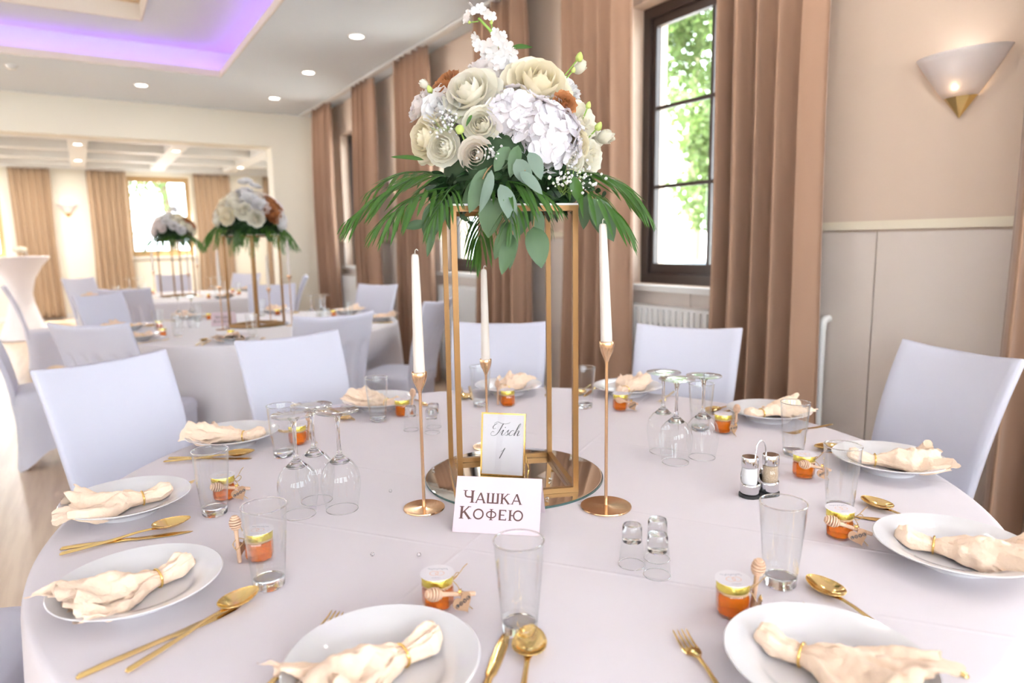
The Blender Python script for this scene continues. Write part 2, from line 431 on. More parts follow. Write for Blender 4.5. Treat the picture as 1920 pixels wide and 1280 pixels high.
CURT = [('taupe pleated curtain in the far corner of the windowed wall', 8.50, 9.10, 4, 1), ('taupe curtain right of the farthest window, behind the bouquet\'s left fronds', 7.06, 7.60, 4, 2),
        ('taupe curtain on the left of the middle window, left of the bouquet', 5.70, 6.36, 5, 3), ('taupe curtain behind the tall spike of white flowers', 4.10, 4.80, 5, 4),
        ('taupe curtain to the left of the large dark-framed window', 3.03, 3.65, 5, 5), ('wide taupe curtain to the right of the large dark-framed window', 1.80, 2.38, 5, 6),
        ('taupe curtain cut off by the right edge of the photo', .40, 1.06, 5, 7)]
for lab, a, c, n, sd in CURT: curtain(lab, 'y', a*.978, c*.978, CX, CEIL-.025, n, sd, group='curtains on the windowed wall')
tag(obj('curtain_rail', B().box(CX-.035, CX+.035, -3.3, YB-.02, CEIL-.022, CEIL-.001), M_trim), 'white curtain rail running along the ceiling above the windows', 'curtain rail')
for lab, a, c, n, sd in [('warm-light tinted curtain behind the cocktail table in the far room', -.99, -.36, 6, 11), ('warm-light tinted curtain left of the far room window', .20, .86, 6, 12), ('warm-light tinted curtain right of the far room window behind the second bouquet', 2.04, 2.74, 6, 13), ('sliver of warm-light tinted curtain beside the doorway jamb in the far room', 3.40, 4.0, 6, 14)]:
    curtain(lab, 'x', a, c, YR-.14, CEIL2-.03, n, sd, amp=.055, group='curtains in the far room', m=M_curtain_warmlit)
tag(obj('curtain_rail', B().box(-6, XR2-.02, YR-.18, YR-.10, CEIL2-.026, CEIL2-.001), M_trim), 'white curtain rail along the far room wall', 'curtain rail')

# ------------------------------------------------------------------ radiators
def radiator(label, yc):
    root = thing('radiator', label, 'radiator', (D-.075, yc, .12), 0, 'radiators under the windows')
    obj('body', B().box(-.028, .05, -.42, .42, 0, .80).box(.05, .058, -.3, -.2, .2, .6).box(.05, .058, .2, .3, .2, .6), M_metal_white, root)
    obj('top_grille', B().box(-.035, .055, -.43, .43, .80, .815), M_metal_white, root)
    fin = B().prism([(-.030, -.016), (-.044, -.012), (-.044, .012), (-.030, .016)], .03, .80).mesh('fin', M_metal_white)
    slot = B().box(-.0305, -.029, -.004, .004, .64, .72).mesh('slot', M_slot)
    for i in range(18):
        put('fin', fin, root, (.002, -.391+i*.046, 0))
    for i in range(17): put('slot', slot, root, (-.0005, -.368+i*.046, 0))
    return root
radiator('white ribbed radiator under the large dark-framed window', 2.66)
radiator('white radiator under the middle window, behind the gold stand', 5.26)
radiator('white radiator under the farthest window', 8.02)
root = thing('heating_pipe', 'thin white heating pipe beside the wide taupe curtain', 'pipe', (D-.06, 1.81, 0))
obj('pipe_run', B().tube([(0, 0, 0), (0, 0, .905)], .016, 12), M_metal_white, root)
obj('pipe_elbow', B().tube(cr([(0, 0, .90), (.004, 0, .93), (.02, 0, .945), (.045, 0, .945)], 4), .0175, 12), M_metal_white, root)

# ------------------------------------------------------------------ wall sconces
UPLIGHT = 2.0       # upward light of one wall sconce
def sconce(label, loc, rz, power=None):
    power = power or UPLIGHT
    root = thing('wall_sconce', label, 'sconce', loc, rz, 'brass tipped wall sconces')    # local +x points into the room
    obj('back_plate', B().box(0, .008, -.035, .035, .0, .10), M_brass, root)
    N = 20
    def fn(u, v):
        a = -pi/2+pi*u; r = .060+(.166-.060)*v**.92
        return (.008+r*.62*cos(a), r*sin(a), .158*v+.012*v*sin(a)*0)
    g = obj('glass_shade', B().grid(fn, N+1, 8), M_frost, root, 180)
    sm = g.modifiers.new('thickness', 'SOLIDIFY'); sm.thickness = .004
    bb = B()
    pts = [(.008+.064*.62*cos(a), .064*sin(a), .006) for a in [-pi/2+pi*i/4 for i in range(5)]]
    tip = (.010, 0, -.078)
    V = pts+[tip, (.008, 0, .006)]
    F = [(i, 5, i+1) for i in range(4)]+[(6, i, i+1) for i in range(4)]+[(6, 4, 5), (6, 5, 0)]
    obj('brass_tip', bb.add(V, F), M_brass, root, 0)
    obj('bulb', B().lathe([(0, .022), (.012, .028), (.016, .045), (.010, .062), (0, .068)], 12, T(.045, 0, 0)), M_bulb, root)
    l = bpy.data.lights.new('sconce_uplight', 'SPOT'); l.energy = power; l.spot_size = radians(150); l.spot_blend = 1; l.shadow_soft_size = .03; l.color = (.97, .98, 1)
    lo = bpy.data.objects.new('sconce_uplight', l); C.objects.link(lo); lo.parent = root; lo.location = (.055, 0, .085); lo.rotation_euler = (pi, radians(12), 0)
    return root
sconce('frosted glass wall sconce with brass tip on the right wall', (D-.001, 1.325, 1.835), pi)
sconce('frosted glass wall sconce hidden behind the bouquet between two taupe curtains', (D-.001, 3.88, 1.835), pi)
sconce('small out of focus wall sconce between the curtains left of the bouquet', (D-.001, 6.72, 1.835), pi)
for yy in (-1.24, ): sconce('added fill-light wall sconce on the windowed wall behind the camera', (D-.001, yy, 1.835), pi)  # unseen lamp, added for soft fill light
for k_, yy in enumerate((-1.2, 1.6, 4.4, 7.1)): sconce('%s added fill-light wall sconce on the unseen left wall' % ('first', 'second', 'third', 'fourth')[k_], (XL+.001, yy, 1.9), 0, UPLIGHT*460)  # strong unseen uplights, added to brighten the ceiling
for k_, xx in enumerate((-2.05, .15, 2.5)): sconce('%s added fill-light wall sconce on the wall behind the camera' % ('first', 'second', 'third')[k_], (xx, YN+.001, 1.9), pi/2, UPLIGHT*120)  # more uplights added out of view to lift the ceiling
sconce('brass tipped wall sconce on the far room wall between warm-light tinted curtains', (-.136, YR-.001, 1.98), -pi/2)

# ------------------------------------------------------------------ ceiling downlights
LENS = B().lathe([(0, .0), (.052, .0), (.055, .004)], 24).mesh('lens', M_lens)
TRIM = B().lathe([(.055, .004), (.058, -.004), (.072, -.003), (.074, .006)], 24).mesh('trim_ring', M_trim)
def downlight(label, x, y, z, power, group='recessed ceiling downlights'):
    root = thing('ceiling_downlight', label, 'downlight', (x, y, z-.006), 0, group)
    put('lens', LENS, root); put('trim_ring', TRIM, root)
    l = bpy.data.lights.new('downlight_beam', 'AREA'); l.shape = 'DISK'; l.size = .10; l.energy = power; l.color = (1, .92, .84)
    lo = bpy.data.objects.new('downlight_beam', l); C.objects.link(lo); lo.parent = root; lo.location = (0, 0, -.012)
for lab, x, y in [('recessed downlight farthest along the windowed wall, in the ceiling corner', 2.10, 8.49), ('recessed downlight second from the far corner beside the windows', 2.11, 7.10),
                  ('recessed downlight nearest to the top of the bouquet', 2.12, 5.71), ('recessed downlight alone above the wide opening to the far room', .712, 8.49)]:
    downlight(lab, x, y, CEIL, LAMP)
for x, y, wd in [(2.12, 4.32, 'over the curtain behind the flower spike'), (2.12, 2.93, 'before the large window'), (2.12, 1.54, 'above the right wall sconce'), (2.12, .15, 'right of the camera'), (2.12, -1.3, 'behind the camera on the right'), (2.12, -2.7, 'in the corner behind the camera'),
                 (.71, -2.7, 'straight behind the camera'), (-.7, -2.7, 'behind the camera, slightly left'), (-2.1, -2.7, 'behind the camera, far left'), (-.69, 8.49, 'left of the wide opening'), (-2.1, 8.49, 'far left of the wide opening'), (-5.4, .15, 'over the left wall, near end'), (-5.4, 2.93, 'over the left wall, middle'), (-5.4, 5.71, 'over the left wall, far end')]:
    downlight('unseen recessed downlight giving fill light '+wd, x, y, CEIL, LAMP)  # out of view; those behind and beside the camera added for fill light
for lab, x, y in [('far room downlight on the ceiling beam, nearer of a pair', .10, 11.77), ('far room downlight on the ceiling beam, farther of a pair', .10, 13.88), ('far room downlight beside the doorway jamb', 2.72, 13.9)]:
    downlight(lab, x, y, CEIL2, LAMP*8, 'far room downlights')
for x, y, wd in [(1.4, 11.95, 'above the window side'), (-1.25, 13.9, 'left of the cocktail table'), (-2.6, 11.8, 'in the left bay'), (2.72, 11.3, 'behind the jamb')]: downlight('far room downlight out of sight '+wd, x, y, CEIL2, LAMP*8, 'far room downlights')
root = thing('smoke_detector', 'small white smoke detector on the ceiling at the left edge', 'detector', (-.40, 8.18, CEIL), 0)
obj('base', B().lathe([(0, 0), (.055, 0), (.055, -.015), (.05, -.018)], 20), M_trim, root)
obj('dome', B().lathe([(.046, -.016), (.042, -.035), (.02, -.045), (0, -.046)], 20), M_trim, root)

# ------------------------------------------------------------------ outside
struct('ground', B().box(XL-20, 60, -30, 60, -.55, -.45), M_pave)
def tree(label, x, y, h, rad, n, seed, z0=-.45):
    rnd = random.Random(seed); root = thing('tree', label, 'tree', (x, y, z0), 0, 'trees outside the windows')
    obj('trunk', B().tube(cr([(0, 0, 0), (.1, 0, h*.3), (-.05, .1, h*.6), (.05, 0, h*.85)], 4), [.16-.10*i/12 for i in range(13)], 8), M_bark, root)
    b = B()
    blobs = [(rnd.uniform(-.55, .55)*rad, rnd.uniform(-.55, .55)*rad, h*.38+rnd.random()*h*.55, rad*rnd.uniform(.3, .55)) for _ in range(11)]
    for i in range(n):
        c = blobs[i % 11]; d = Vector((rnd.gauss(0, 1), rnd.gauss(0, 1), rnd.gauss(0, 1))).normalized()
        p = Vector(c[:3])+d*c[3]*rnd.uniform(.5, 1); q = Quaternion((rnd.gauss(0, 1), rnd.gauss(0, 1), rnd.gauss(0, 1), rnd.gauss(0, 1))).normalized()
        s = rnd.uniform(.05, .11)
        b.add([p+q @ Vector(v) for v in ((-s, 0, 0), (0, -s*.6, s*.1), (s, 0, 0), (0, s*.6, s*.1))], [(0, 1, 2, 3)])
    tag(obj('foliage', b, M_leaf_out, root, 0), kind='stuff')
    return root
tree('green tree outside the large dark-framed window', 9.6, 7.9, 6.4, 2.1, 7000, 1)
tree('pale tree farther off outside the large dark-framed window', 13.5, 12.4, 7.5, 2.4, 3000, 2)
tree('green tree outside the farthest window', 8.0, 18.0, 6.5, 2.3, 2500, 3)
tree('tree seen through the far room window', 2.4, 24.0, 6.8, 2.6, 5200, 4)
tree('second tree seen through the far room window', -4.5, 27.0, 7, 2.4, 4000, 5)
root = thing('garden_building', 'white rendered building outside behind the trees', 'building', (17, 15, -.45))
obj('wall', B().box(-.5, 6, -9, 9, 0, 5), M_render, root); obj('roof', B().prism([(-.9, 5), (6.5, 5), (2.8, 7)], -9.4, 9.4, Matrix(((1, 0, 0, 0), (0, 0, 1, 0), (0, 1, 0, 0), (0, 0, 0, 1)))), M_render, root)
winm = B().box(-.53, -.5, -.5, .5, 0, 1.3).mesh('window', M_carglass)
for yy in (-6, -2, 2, 6):
    for zz in (.9, 3.1): put('window', winm, root, (0, yy, zz))
def car(label, x, y, rz, paint):
    r = thing('parked_car', label, 'car', (x, y, -.45), rz)
    side = [(-2.1, .35), (-2.15, .75), (-1.6, .92), (-.9, 1.0), (-.4, 1.42), (.9, 1.45), (1.6, 1.0), (2.1, .9), (2.15, .4)]
    obj('body', B().prism([(p, q) for p, q in side], -.82, .82, Matrix(((1, 0, 0, 0), (0, 0, 1, 0), (0, 1, 0, 0), (0, 0, 0, 1)))), paint, r)
    for s in (-1, 1): obj('side_window', B().prism([(-.75, 1.03), (-.32, 1.36), (.85, 1.38), (1.35, 1.03)], s*.825-.004, s*.825+.004, Matrix(((1, 0, 0, 0), (0, 0, 1, 0), (0, 1, 0, 0), (0, 0, 0, 1)))), M_carglass, r)
    wh = B().lathe([(0, -.1), (.31, -.1), (.33, -.06), (.33, .06), (.31, .1), (0, .1)], 20, RX(pi/2)).mesh('wheel', M_rubber)
    for px_ in (-1.3, 1.3):
        for s in (-.78, .78): put('wheel', wh, r, (px_, s, .33))
car('silver blue car parked outside the large dark-framed window', 7.5, 6.5, 1.2, M_carpaint)
car('red car parked outside the far room window', 3.2, 21.5, .2, M_red)

# ================================================================== TABLES
CHAIRS = {0: [(-.70, 1.87), (.034, 2.518), (.675, 2.73), (1.568, 2.581), (2.097, 1.945), (2.315, 1.019), (2.06, .36)],
          1: [(.0, 3.84), (1.09, 3.46), (1.93, 3.93), (2.24, 5.80), (1.50, 6.62), (.085, 6.26), (-.55, 5.02)],
          2: [(.30, 6.98), (-.68, 8.55), (-.06, 10.0), (1.02, 10.1), (2.26, 8.25), (1.85, 9.55)]}
TABLES = [(.866, 1.331, 1.0), (1.03, 5.06, 1.0), (.92, 8.70, 1.0)]
TZ = .75
def table(i, label, clabel, seed):
    x, y, R = TABLES[i]
    t = thing('round_table', label, 'table', (x, y, 0), 0, 'round banquet tables')
    obj('table_top', B().lathe([(0, .715), (R-.03, .715), (R-.015, .72), (R-.012, .738), (R-.02, .745), (0, .745)], 64), M_wood, t)
    for k in range(4):
        a = pi/4+k*pi/2
        obj('leg', B().tube([(.62*cos(a), .62*sin(a), 0), (.60*cos(a), .60*sin(a), .715)], [.022, .028], 10), M_wood, t)
    rnd = random.Random(seed); ph = [rnd.uniform(0, 6.28) for _ in range(4)]
    V = []; F = []; n = 192; rows = []
    prof = [(r, TZ) for r in (0.0, .2, .4, .6, .75, .88, .95, R-.012)]+[(R-.004, TZ-.001), (R, TZ-.006), (R+.003, TZ-.016)]+[(None, TZ-.016-d) for d in (.04, .09, .16, .25, .35, .45, .55, .65, .725)]
    for r, z in prof:
        if r == 0: rows.append([len(V)]); V.append((0, 0, z)); continue
        rows.append(list(range(len(V), len(V)+n)))
        for k in range(n):
            a = 2*pi*k/n; rr = r
            if r is None:
                d = (TZ-.016-z)/.725; f = .5+.5*sin(13*a+ph[0]+.8*sin(3*a+ph[1])); f = f**1.5
                rr = R+.003+(.075*f-.02)*d**.8+.012*d*sin(29*a+ph[2])
                for cx_, cy_ in CHAIRS[i]:        # seats press the hanging cloth inwards
                    ca_ = atan2(cy_-y, cx_-x); da = abs((a-ca_+pi) % (2*pi)-pi); lim = sqrt((cx_-x)**2+(cy_-y)**2)-.60
                    kk = max(0, min(1, (.40-da)/.14))*max(0, min(1, (.62-z)/.13))
                    rr = rr-max(0, rr-lim/max(.9, cos(da)))*kk
            V.append((rr*cos(a), rr*sin(a), z))
    for A, Dn in zip(rows, rows[1:]):
        for k in range(n):
            j = (k+1) % n
            F.append((A[0], Dn[k], Dn[j]) if len(A) == 1 else (A[k], Dn[k], Dn[j], A[j]))
    cl = B().add(V, F)
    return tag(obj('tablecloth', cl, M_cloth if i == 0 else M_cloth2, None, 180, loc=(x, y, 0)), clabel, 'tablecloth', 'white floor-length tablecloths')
crease(M_cloth, [(.5299, -.848, .07), (.848, .5299, -.12), (.8, .6, -.42), (.848, .5299, .33)])
table(0, 'large round table nearest the camera under a white cloth', 'white tablecloth on the large round table nearest the camera', 3)
table(1, 'second round table behind the foreground table', 'white tablecloth hanging in folds on the second round table', 4)
table(2, 'farthest round table by the wide opening', 'white tablecloth on the farthest round table', 5)

# ================================================================== CHAIRS in stretch covers (local +y = sitting direction)
def chair_meshes():
    # backrest: closed loop of points per height row
    nf = 17
    def back(v):   # v 0..1 from z=.40 to .95
        z = .40+.55*v
        hw = .185+.034*v+.006*sin(pi*v)                  # half width flares to the top
        yc = -.195-.035*v-.105*v*v                          # leans back
        th = .036-.006*v
        cv = .030*v                                         # concave in plan
        return z, hw, yc, th, cv
    rows = []
    NV = 26
    for j in range(NV+3):
        v = min(1, j/NV); z, hw, yc, th, cv = back(v); sh = 1.0; dz = 0
        if j > NV: sh = (.8, .35)[j-NV-1]; dz = (.008, .011)[j-NV-1]
        L = []
        for i in range(nf):
            u = -1+2*i/(nf-1); sag = -.016*v**3*(1-u*u)
            L.append((u*(hw-.010), yc-cv*(1-u*u)+th*sh*.5*(1-.15*abs(u)**6), z+sag+dz))
        L.append((hw-.002, yc+th*sh*.25, z+dz)); L.append((hw, yc, z+dz)); L.append((hw-.002, yc-th*sh*.3, z+dz))
        for i in range(nf*2-1):
            u = 1-2*i/(nf*2-2); sag = -.016*v**3*(1-u*u)
            rec = 0
            if v < .74:                                      # slats of the chair press through the cover
                e = min(1, (.74-v)/.05); rec = .020*e*(.5+.5*cos(pi*u*5.0))*(1 if abs(u) < .9 else 0)
            L.append((u*(hw-.010), yc-cv*(1-u*u)-th*sh*.5*(1-.15*abs(u)**6)+rec, z+sag+dz))
        L.append((-hw+.002, yc-th*sh*.3, z+dz)); L.append((-hw, yc, z+dz)); L.append((-hw+.002, yc+th*sh*.25, z+dz))
        rows.append(L)
    n = len(rows[0]); V = [p for L in rows for p in L]; F = []
    for j in range(len(rows)-1):
        for i in range(n): F.append((j*n+i, j*n+(i+1) % n, (j+1)*n+(i+1) % n, (j+1)*n+i))
    top = (len(rows)-1)*n
    F.append(tuple(range(top, top+n)))
    bm = B().add(V, F).mesh('backrest_cover', M_cover, 60)
    # seat pad
    def sup(a, hx, hy, p=5):
        c, s = cos(a), sin(a); k = (abs(c)**p+abs(s)**p)**(-1/p); return hx*c*k, hy*s*k
    n = 48
    def loops(lst, fan_top):
        V = []; F = []; rws = []
        for fn in lst:
            rws.append(list(range(len(V), len(V)+n))); V.extend(fn(2*pi*k/n) for k in range(n))
        for A, Dn in zip(rws, rws[1:]):
            for k in range(n): j = (k+1) % n; F.append((A[k], Dn[k], Dn[j], A[j]))
        if fan_top: V.append((0, 0, fan_top)); F += [(len(V)-1, rws[0][k], rws[0][(k+1) % n]) for k in range(n)]
        return B().add(V, F)
    def ring(hx, hy, z): return lambda a: (*sup(a, hx, hy), z)
    sm = loops([ring(.10, .10, .482), ring(.17, .17, .478), ring(.205, .21, .468), ring(.215, .222, .452), ring(.213, .22, .41)], .484).mesh('seat_cover', M_cover, 180)
    def sk(d):
        def f(a):
            cn = abs(sin(2*a))**4
            x, y = sup(a, .213-.012*sin(pi*d)+.0*d, .22-.012*sin(pi*d), 5+3*d)
            z0 = .11*(1-cn); z = .41+(z0+.003-.41)*d
            s = 1-.10*d*(1-cn)**1.5*1.0+.03*d*cn
            return (x*s, y*s, z)
        return f
    km = loops([sk(d) for d in (0, .1, .22, .36, .5, .64, .78, .9, 1)], None).mesh('skirt_cover', M_cover, 180)
    leg = B().tube([(0, 0, 0), (0, 0, .40)], [.012, .018], 8).mesh('leg', M_wood)
    return bm, sm, km, leg
CH = chair_meshes()
def chair(label, m, n, group, yo=.33):
    n = Vector((n[0], n[1])).normalized(); p = Vector((m[0], m[1]))+n*yo
    r = thing('covered_chair', label, 'chair', (p.x, p.y, 0), atan2(n.y, n.x)-pi/2, group)
    put('backrest_cover', CH[0], r); put('seat_cover', CH[1], r); put('skirt_cover', CH[2], r)
    for sx in (-.165, .165):
        for sy in (-.17, .17): put('leg', CH[3], r, (sx, sy, 0))
    return r
g1 = 'covered chairs around the near table'
chair('white covered chair at left foreground, inner side of its back facing us', (.034, 2.518), (.50, -.865), g1)
chair('white covered chair second from left at the near table, behind the wine glasses', (.675, 2.73), (.198, -.98), g1)
chair('lilac shaded covered chair behind the gold stand, in front of curtains', (1.568, 2.581), (-.64, -.77), g1)
chair('lilac shaded covered chair in front of the radiator', (2.097, 1.945), (-.867, -.498), g1)
chair('white covered chair at right in front of the wainscot', (2.315, 1.019), (-.947, .322), g1)
chair('covered chair of which only a sliver shows at the right edge', (2.06, .36), (-.80, .60), g1)
chair('covered chair of which only a seat corner shows at the lower left edge', (-.70, 1.87), (.945, -.327), g1)
g2 = 'covered chairs around the second table'
def face(m, i): return (TABLES[i][0]-m[0], TABLES[i][1]-m[1])
for lab, m, i in [('covered chair seen from behind, far left of the second table\'s near side', (.0, 3.84), 1), ('lilac covered chair seen from behind at the second table, just above the second foreground chair', (1.09, 3.46), 1),
                  ('covered chair turned sideways between the candle and the second table', (1.93, 3.93), 1), ('covered chair facing us at the right of the second table by the curtain', (2.24, 5.80), 1),
                  ('covered chair facing us behind the second bouquet\'s stand', (1.50, 6.62), 1), ('covered chair facing us at the far left of the second table', (.085, 6.26), 1), ('covered chair seen from the side, cut by the left edge of the photo', (-.55, 5.02), 1)]:
    chair(lab, m, face(m, i), g2)
g3 = 'covered chairs around the farthest table'
for lab, m, i in [('small grey covered chair seen from behind at the farthest table', (.30, 6.98), 2), ('covered chair in side view at the left of the farthest table', (-.68, 8.55), 2), ('small white covered chair facing us left of the farthest table', (-.06, 10.0), 2),
                  ('small white covered chair behind the farthest table\'s stand', (1.02, 10.1), 2), ('tiny covered chair edge-on at the right of the farthest table', (2.26, 8.25), 2), ('small covered chair behind the second bouquet at the farthest table', (1.85, 9.55), 2)]:
    chair(lab, m, face(m, i), g3)

# ------------------------------------------------------------------ cocktail table in the far room
root = thing('cocktail_table', 'tall white covered cocktail table in the far room at the left edge', 'table', (-.80, 12.2, 0))
obj('stretch_cover', B().lathe([(.34, .015), (.30, .10), (.22, .30), (.155, .55), (.145, .68), (.19, .88), (.29, 1.06), (.40, 1.19), (.405, 1.20)], 40), M_cloth2, root, 180)
obj('table_top', B().lathe([(0, 1.203), (.40, 1.203), (.405, 1.212), (.40, 1.218), (0, 1.218)], 40), M_cloth2, root)
root = thing('small_posy', 'small pale posy in a glass bowl on the cocktail table', 'flowers', (-.74, 12.1, 1.218))
obj('bowl', B().lathe([(0, .004), (.06, .004), (.08, .04), (.07, .08)], 20), M_thin, root)
rr = random.Random(9)
blm = B().lathe([(0, 0), (.03, .008), (.038, .03), (.025, .05), (0, .055)], 10).mesh('bloom', M_rw)
for k in range(9):
    a = k*.7; put('bloom', blm, root, (.055*cos(a)*(k > 0), .055*sin(a)*(k > 0), .06+.02*(k % 2)+(.03 if k == 0 else 0)))

# ================================================================== TABLEWARE MESHES
PLATE = B().lathe([(0, .004), (.052, .004), (.056, 0), (.062, 0), (.064, .005), (.088, .018), (.110, .028), (.1255, .0335), (.127, .035), (.1255, .0362), (.108, .0315), (.090, .0255), (.080, .0155), (.070, .0095), (.055, .0075), (0, .007)], 64).mesh('plate', M_plate, 50)
TUMB_H = .142
def tumbler_meshes():
    wall = B().lathe([(.0255, .004), (.0265, .012), (.028, .03), (.0315, .07), (.0345, .105), (.0365, .1385), (.0370, .1415), (.0362, .142), (.0355, .1385), (.0335, .105), (.0305, .07), (.0272, .03), (.0258, .016)], 40).mesh('wall', M_thin, 180)
    base = B().lathe([(0, .001), (.023, .0), (.0255, .003), (.0262, .010), (.0252, .0145), (.02, .0165), (.01, .0155), (0, .015)], 40).mesh('base', M_glass, 60)
    rim = B().tube([(.0364*cos(2*pi*k/48), .0364*sin(2*pi*k/48), .1418) for k in range(48)], .0009, 6, closed=True).mesh('rim', M_glass, 180)
    return wall, base, rim
TUM = tumbler_meshes()
def tumbler(label, x, y, group='empty water tumblers on the near table', simple=False):
    r = thing('tumbler', label, 'glass', (x, y, TZ), 0, group)
    put('wall', TUM[0], r); put('base', TUM[1], r)
    if not simple: put('rim', TUM[2], r)
    return r
def wine_meshes():
    # standing upside down: rim on the cloth
    bowl = B().lathe([(.0335, .0), (.0365, .018), (.0405, .040), (.0425, .058), (.0415, .075), (.036, .092), (.026, .105), (.014, .113), (.006, .117)], 40).mesh('bowl', M_thin, 180)
    rim = B().tube([(.0335*cos(2*pi*k/48), .0335*sin(2*pi*k/48), .0007) for k in range(48)], .0007, 6, closed=True).mesh('rim', M_glass, 180)
    stem = B().lathe([(0, .108), (.016, .1085), (.020, .106), (.0215, .108), (.013, .1165), (.0065, .123), (.0042, .135), (.0038, .155), (.0042, .185), (.0065, .203), (.012, .211), (0, .2115)], 20).mesh('stem', M_glass, 60)
    foot = B().lathe([(0, .2118), (.012, .2112), (.030, .2145), (.0445, .2165), (.0452, .2178), (.0445, .219), (.02, .2195), (0, .2195)], 44).mesh('foot', M_thin, 60)
    return bowl, stem, foot, rim
WIN = wine_meshes()
def wine(label, x, y, group):
    r = thing('wine_glass', label, 'wine glass', (x, y, TZ), 0, group)
    put('bowl', WIN[0], r); put('stem', WIN[1], r); put('foot', WIN[2], r); put('rim', WIN[3], r)
    return r
def shot_meshes():
    wall = B().lathe([(.0228, 0), (.0215, .018), (.019, .038), (.0172, .055), (.0166, .0715), (.0155, .0735)], 32).mesh('wall', M_thin, 180)
    base = B().lathe([(0, .049), (.010, .048), (.0165, .044), (.0172, .050), (.0168, .0705), (.0150, .0745), (0, .0735)], 32).mesh('base', M_glass, 50)
    rim = B().tube([(.0228*cos(2*pi*k/40), .0228*sin(2*pi*k/40), .0007) for k in range(40)], .0007, 6, closed=True).mesh('rim', M_glass, 180)
    return wall, base, rim
SHO = shot_meshes()
def shot(label, x, y, group):
    r = thing('shot_glass', label, 'shot glass', (x, y, TZ), 0, group)
    for nm, m in zip(('wall', 'base', 'rim'), SHO): put(nm, m, r)

# cutlery: local +x runs from handle end (x=0) to tip, lying flat on z=0
def cutlery():
    def bar(xs, ws, zs, th):
        V = []; F = []; n = 8
        for x, wd, z, t in zip(xs, ws, zs, th):
            for k in range(n):
                a = 2*pi*k/n; V.append((x, wd*cos(a), z+t*(1+sin(a))))
        for i in range(len(xs)-1):
            for k in range(n): F.append((i*n+k, i*n+(k+1) % n, (i+1)*n+(k+1) % n, (i+1)*n+k))
        F.append(tuple(range(n))[::-1]); F.append(tuple(range((len(xs)-1)*n, len(xs)*n)))
        return B().add(V, F)
    kh = bar([0, .004, .03, .08, .118, .122], [.003, .0058, .0062, .0055, .0052, .0048], [0]*6, [.0015, .003, .0034, .003, .0026, .0024]).mesh('handle', M_goldcut, 60)
    kb = bar([.118, .13, .16, .195, .218, .230], [.0045, .0075, .0088, .0088, .006, .0008], [.0005, .0005, .0006, .0006, .0006, .0008], [.0024, .0014, .0010, .0009, .0008, .0004]).mesh('blade', M_goldcut, 60)
    fh = [0, .004, .03, .08, .12, .145], [.003, .0055, .0052, .0038, .0030, .0032], [0, 0, 0, .001, .004, .004], [.0012, .0022, .0024, .0022, .002, .0017]
    sh = bar(*fh).mesh('handle', M_goldcut, 60)
    def bowl(u, v):
        a = 2*pi*u; r = v; x = .176+.034*r*cos(a)*(1 if cos(a) > 0 else .95); y = .0205*r*sin(a)*(1-.18*cos(a)); z = .0105-.0095*(1-r*r)
        return (x, y, z)
    def bowl2(u, v): p = bowl(u, 1-v); return (p[0], p[1], p[2]-.0011)
    sb = B().grid(bowl, 32, 9, wrap=True).grid(bowl2, 32, 9, wrap=True)
    sb.tube([bowl(k/32, 1) for k in range(32)], .0007, 5, closed=True)
    sb = sb.mesh('bowl', M_goldcut, 180)
    neck = bar([.140, .148, .158, .166], [.0032, .0042, .0075, .009], [.004, .0035, .0022, .001], [.0016, .0013, .001, .0006]).mesh('neck', M_goldcut, 60)
    fhd = bar([.143, .150, .158, .166, .172], [.0032, .0065, .0110, .0125, .0120], [.004, .0028, .001, .0008, .0010], [.0016, .0012, .001, .0009, .0009]).mesh('head', M_goldcut, 60)
    tine = bar([.168, .18, .195, .206, .209], [.0019, .0018, .0016, .0012, .0004], [.0008, .0010, .0030, .0062, .007], [.0009, .0009, .0008, .0006, .0004]).mesh('tine', M_goldcut, 60)
    return kh, kb, sh, sb, neck, fhd, tine
CUT = cutlery()
def knife(label, x, y, ang, group, z=TZ):
    r = thing('knife', label, 'knife', (x, y, z+.0005), ang, group); put('handle', CUT[0], r); put('blade', CUT[1], r); return r
def spoon(label, x, y, ang, group, z=TZ):
    r = thing('spoon', label, 'spoon', (x, y, z+.0005), ang, group); r.scale = (1.08, 1.15, 1.1); put('handle', CUT[2], r); nk = put('bowl', CUT[3], r); put('neck', CUT[4], nk); return r
def fork(label, x, y, ang, group, z=TZ):
    r = thing('fork', label, 'fork', (x, y, z+.0005), ang, group); put('handle', CUT[2], r); h = put('head', CUT[5], r)
    for k in range(4): put('tine', CUT[6], h, (0, (k-1.5)*.0066, 0))
    return r

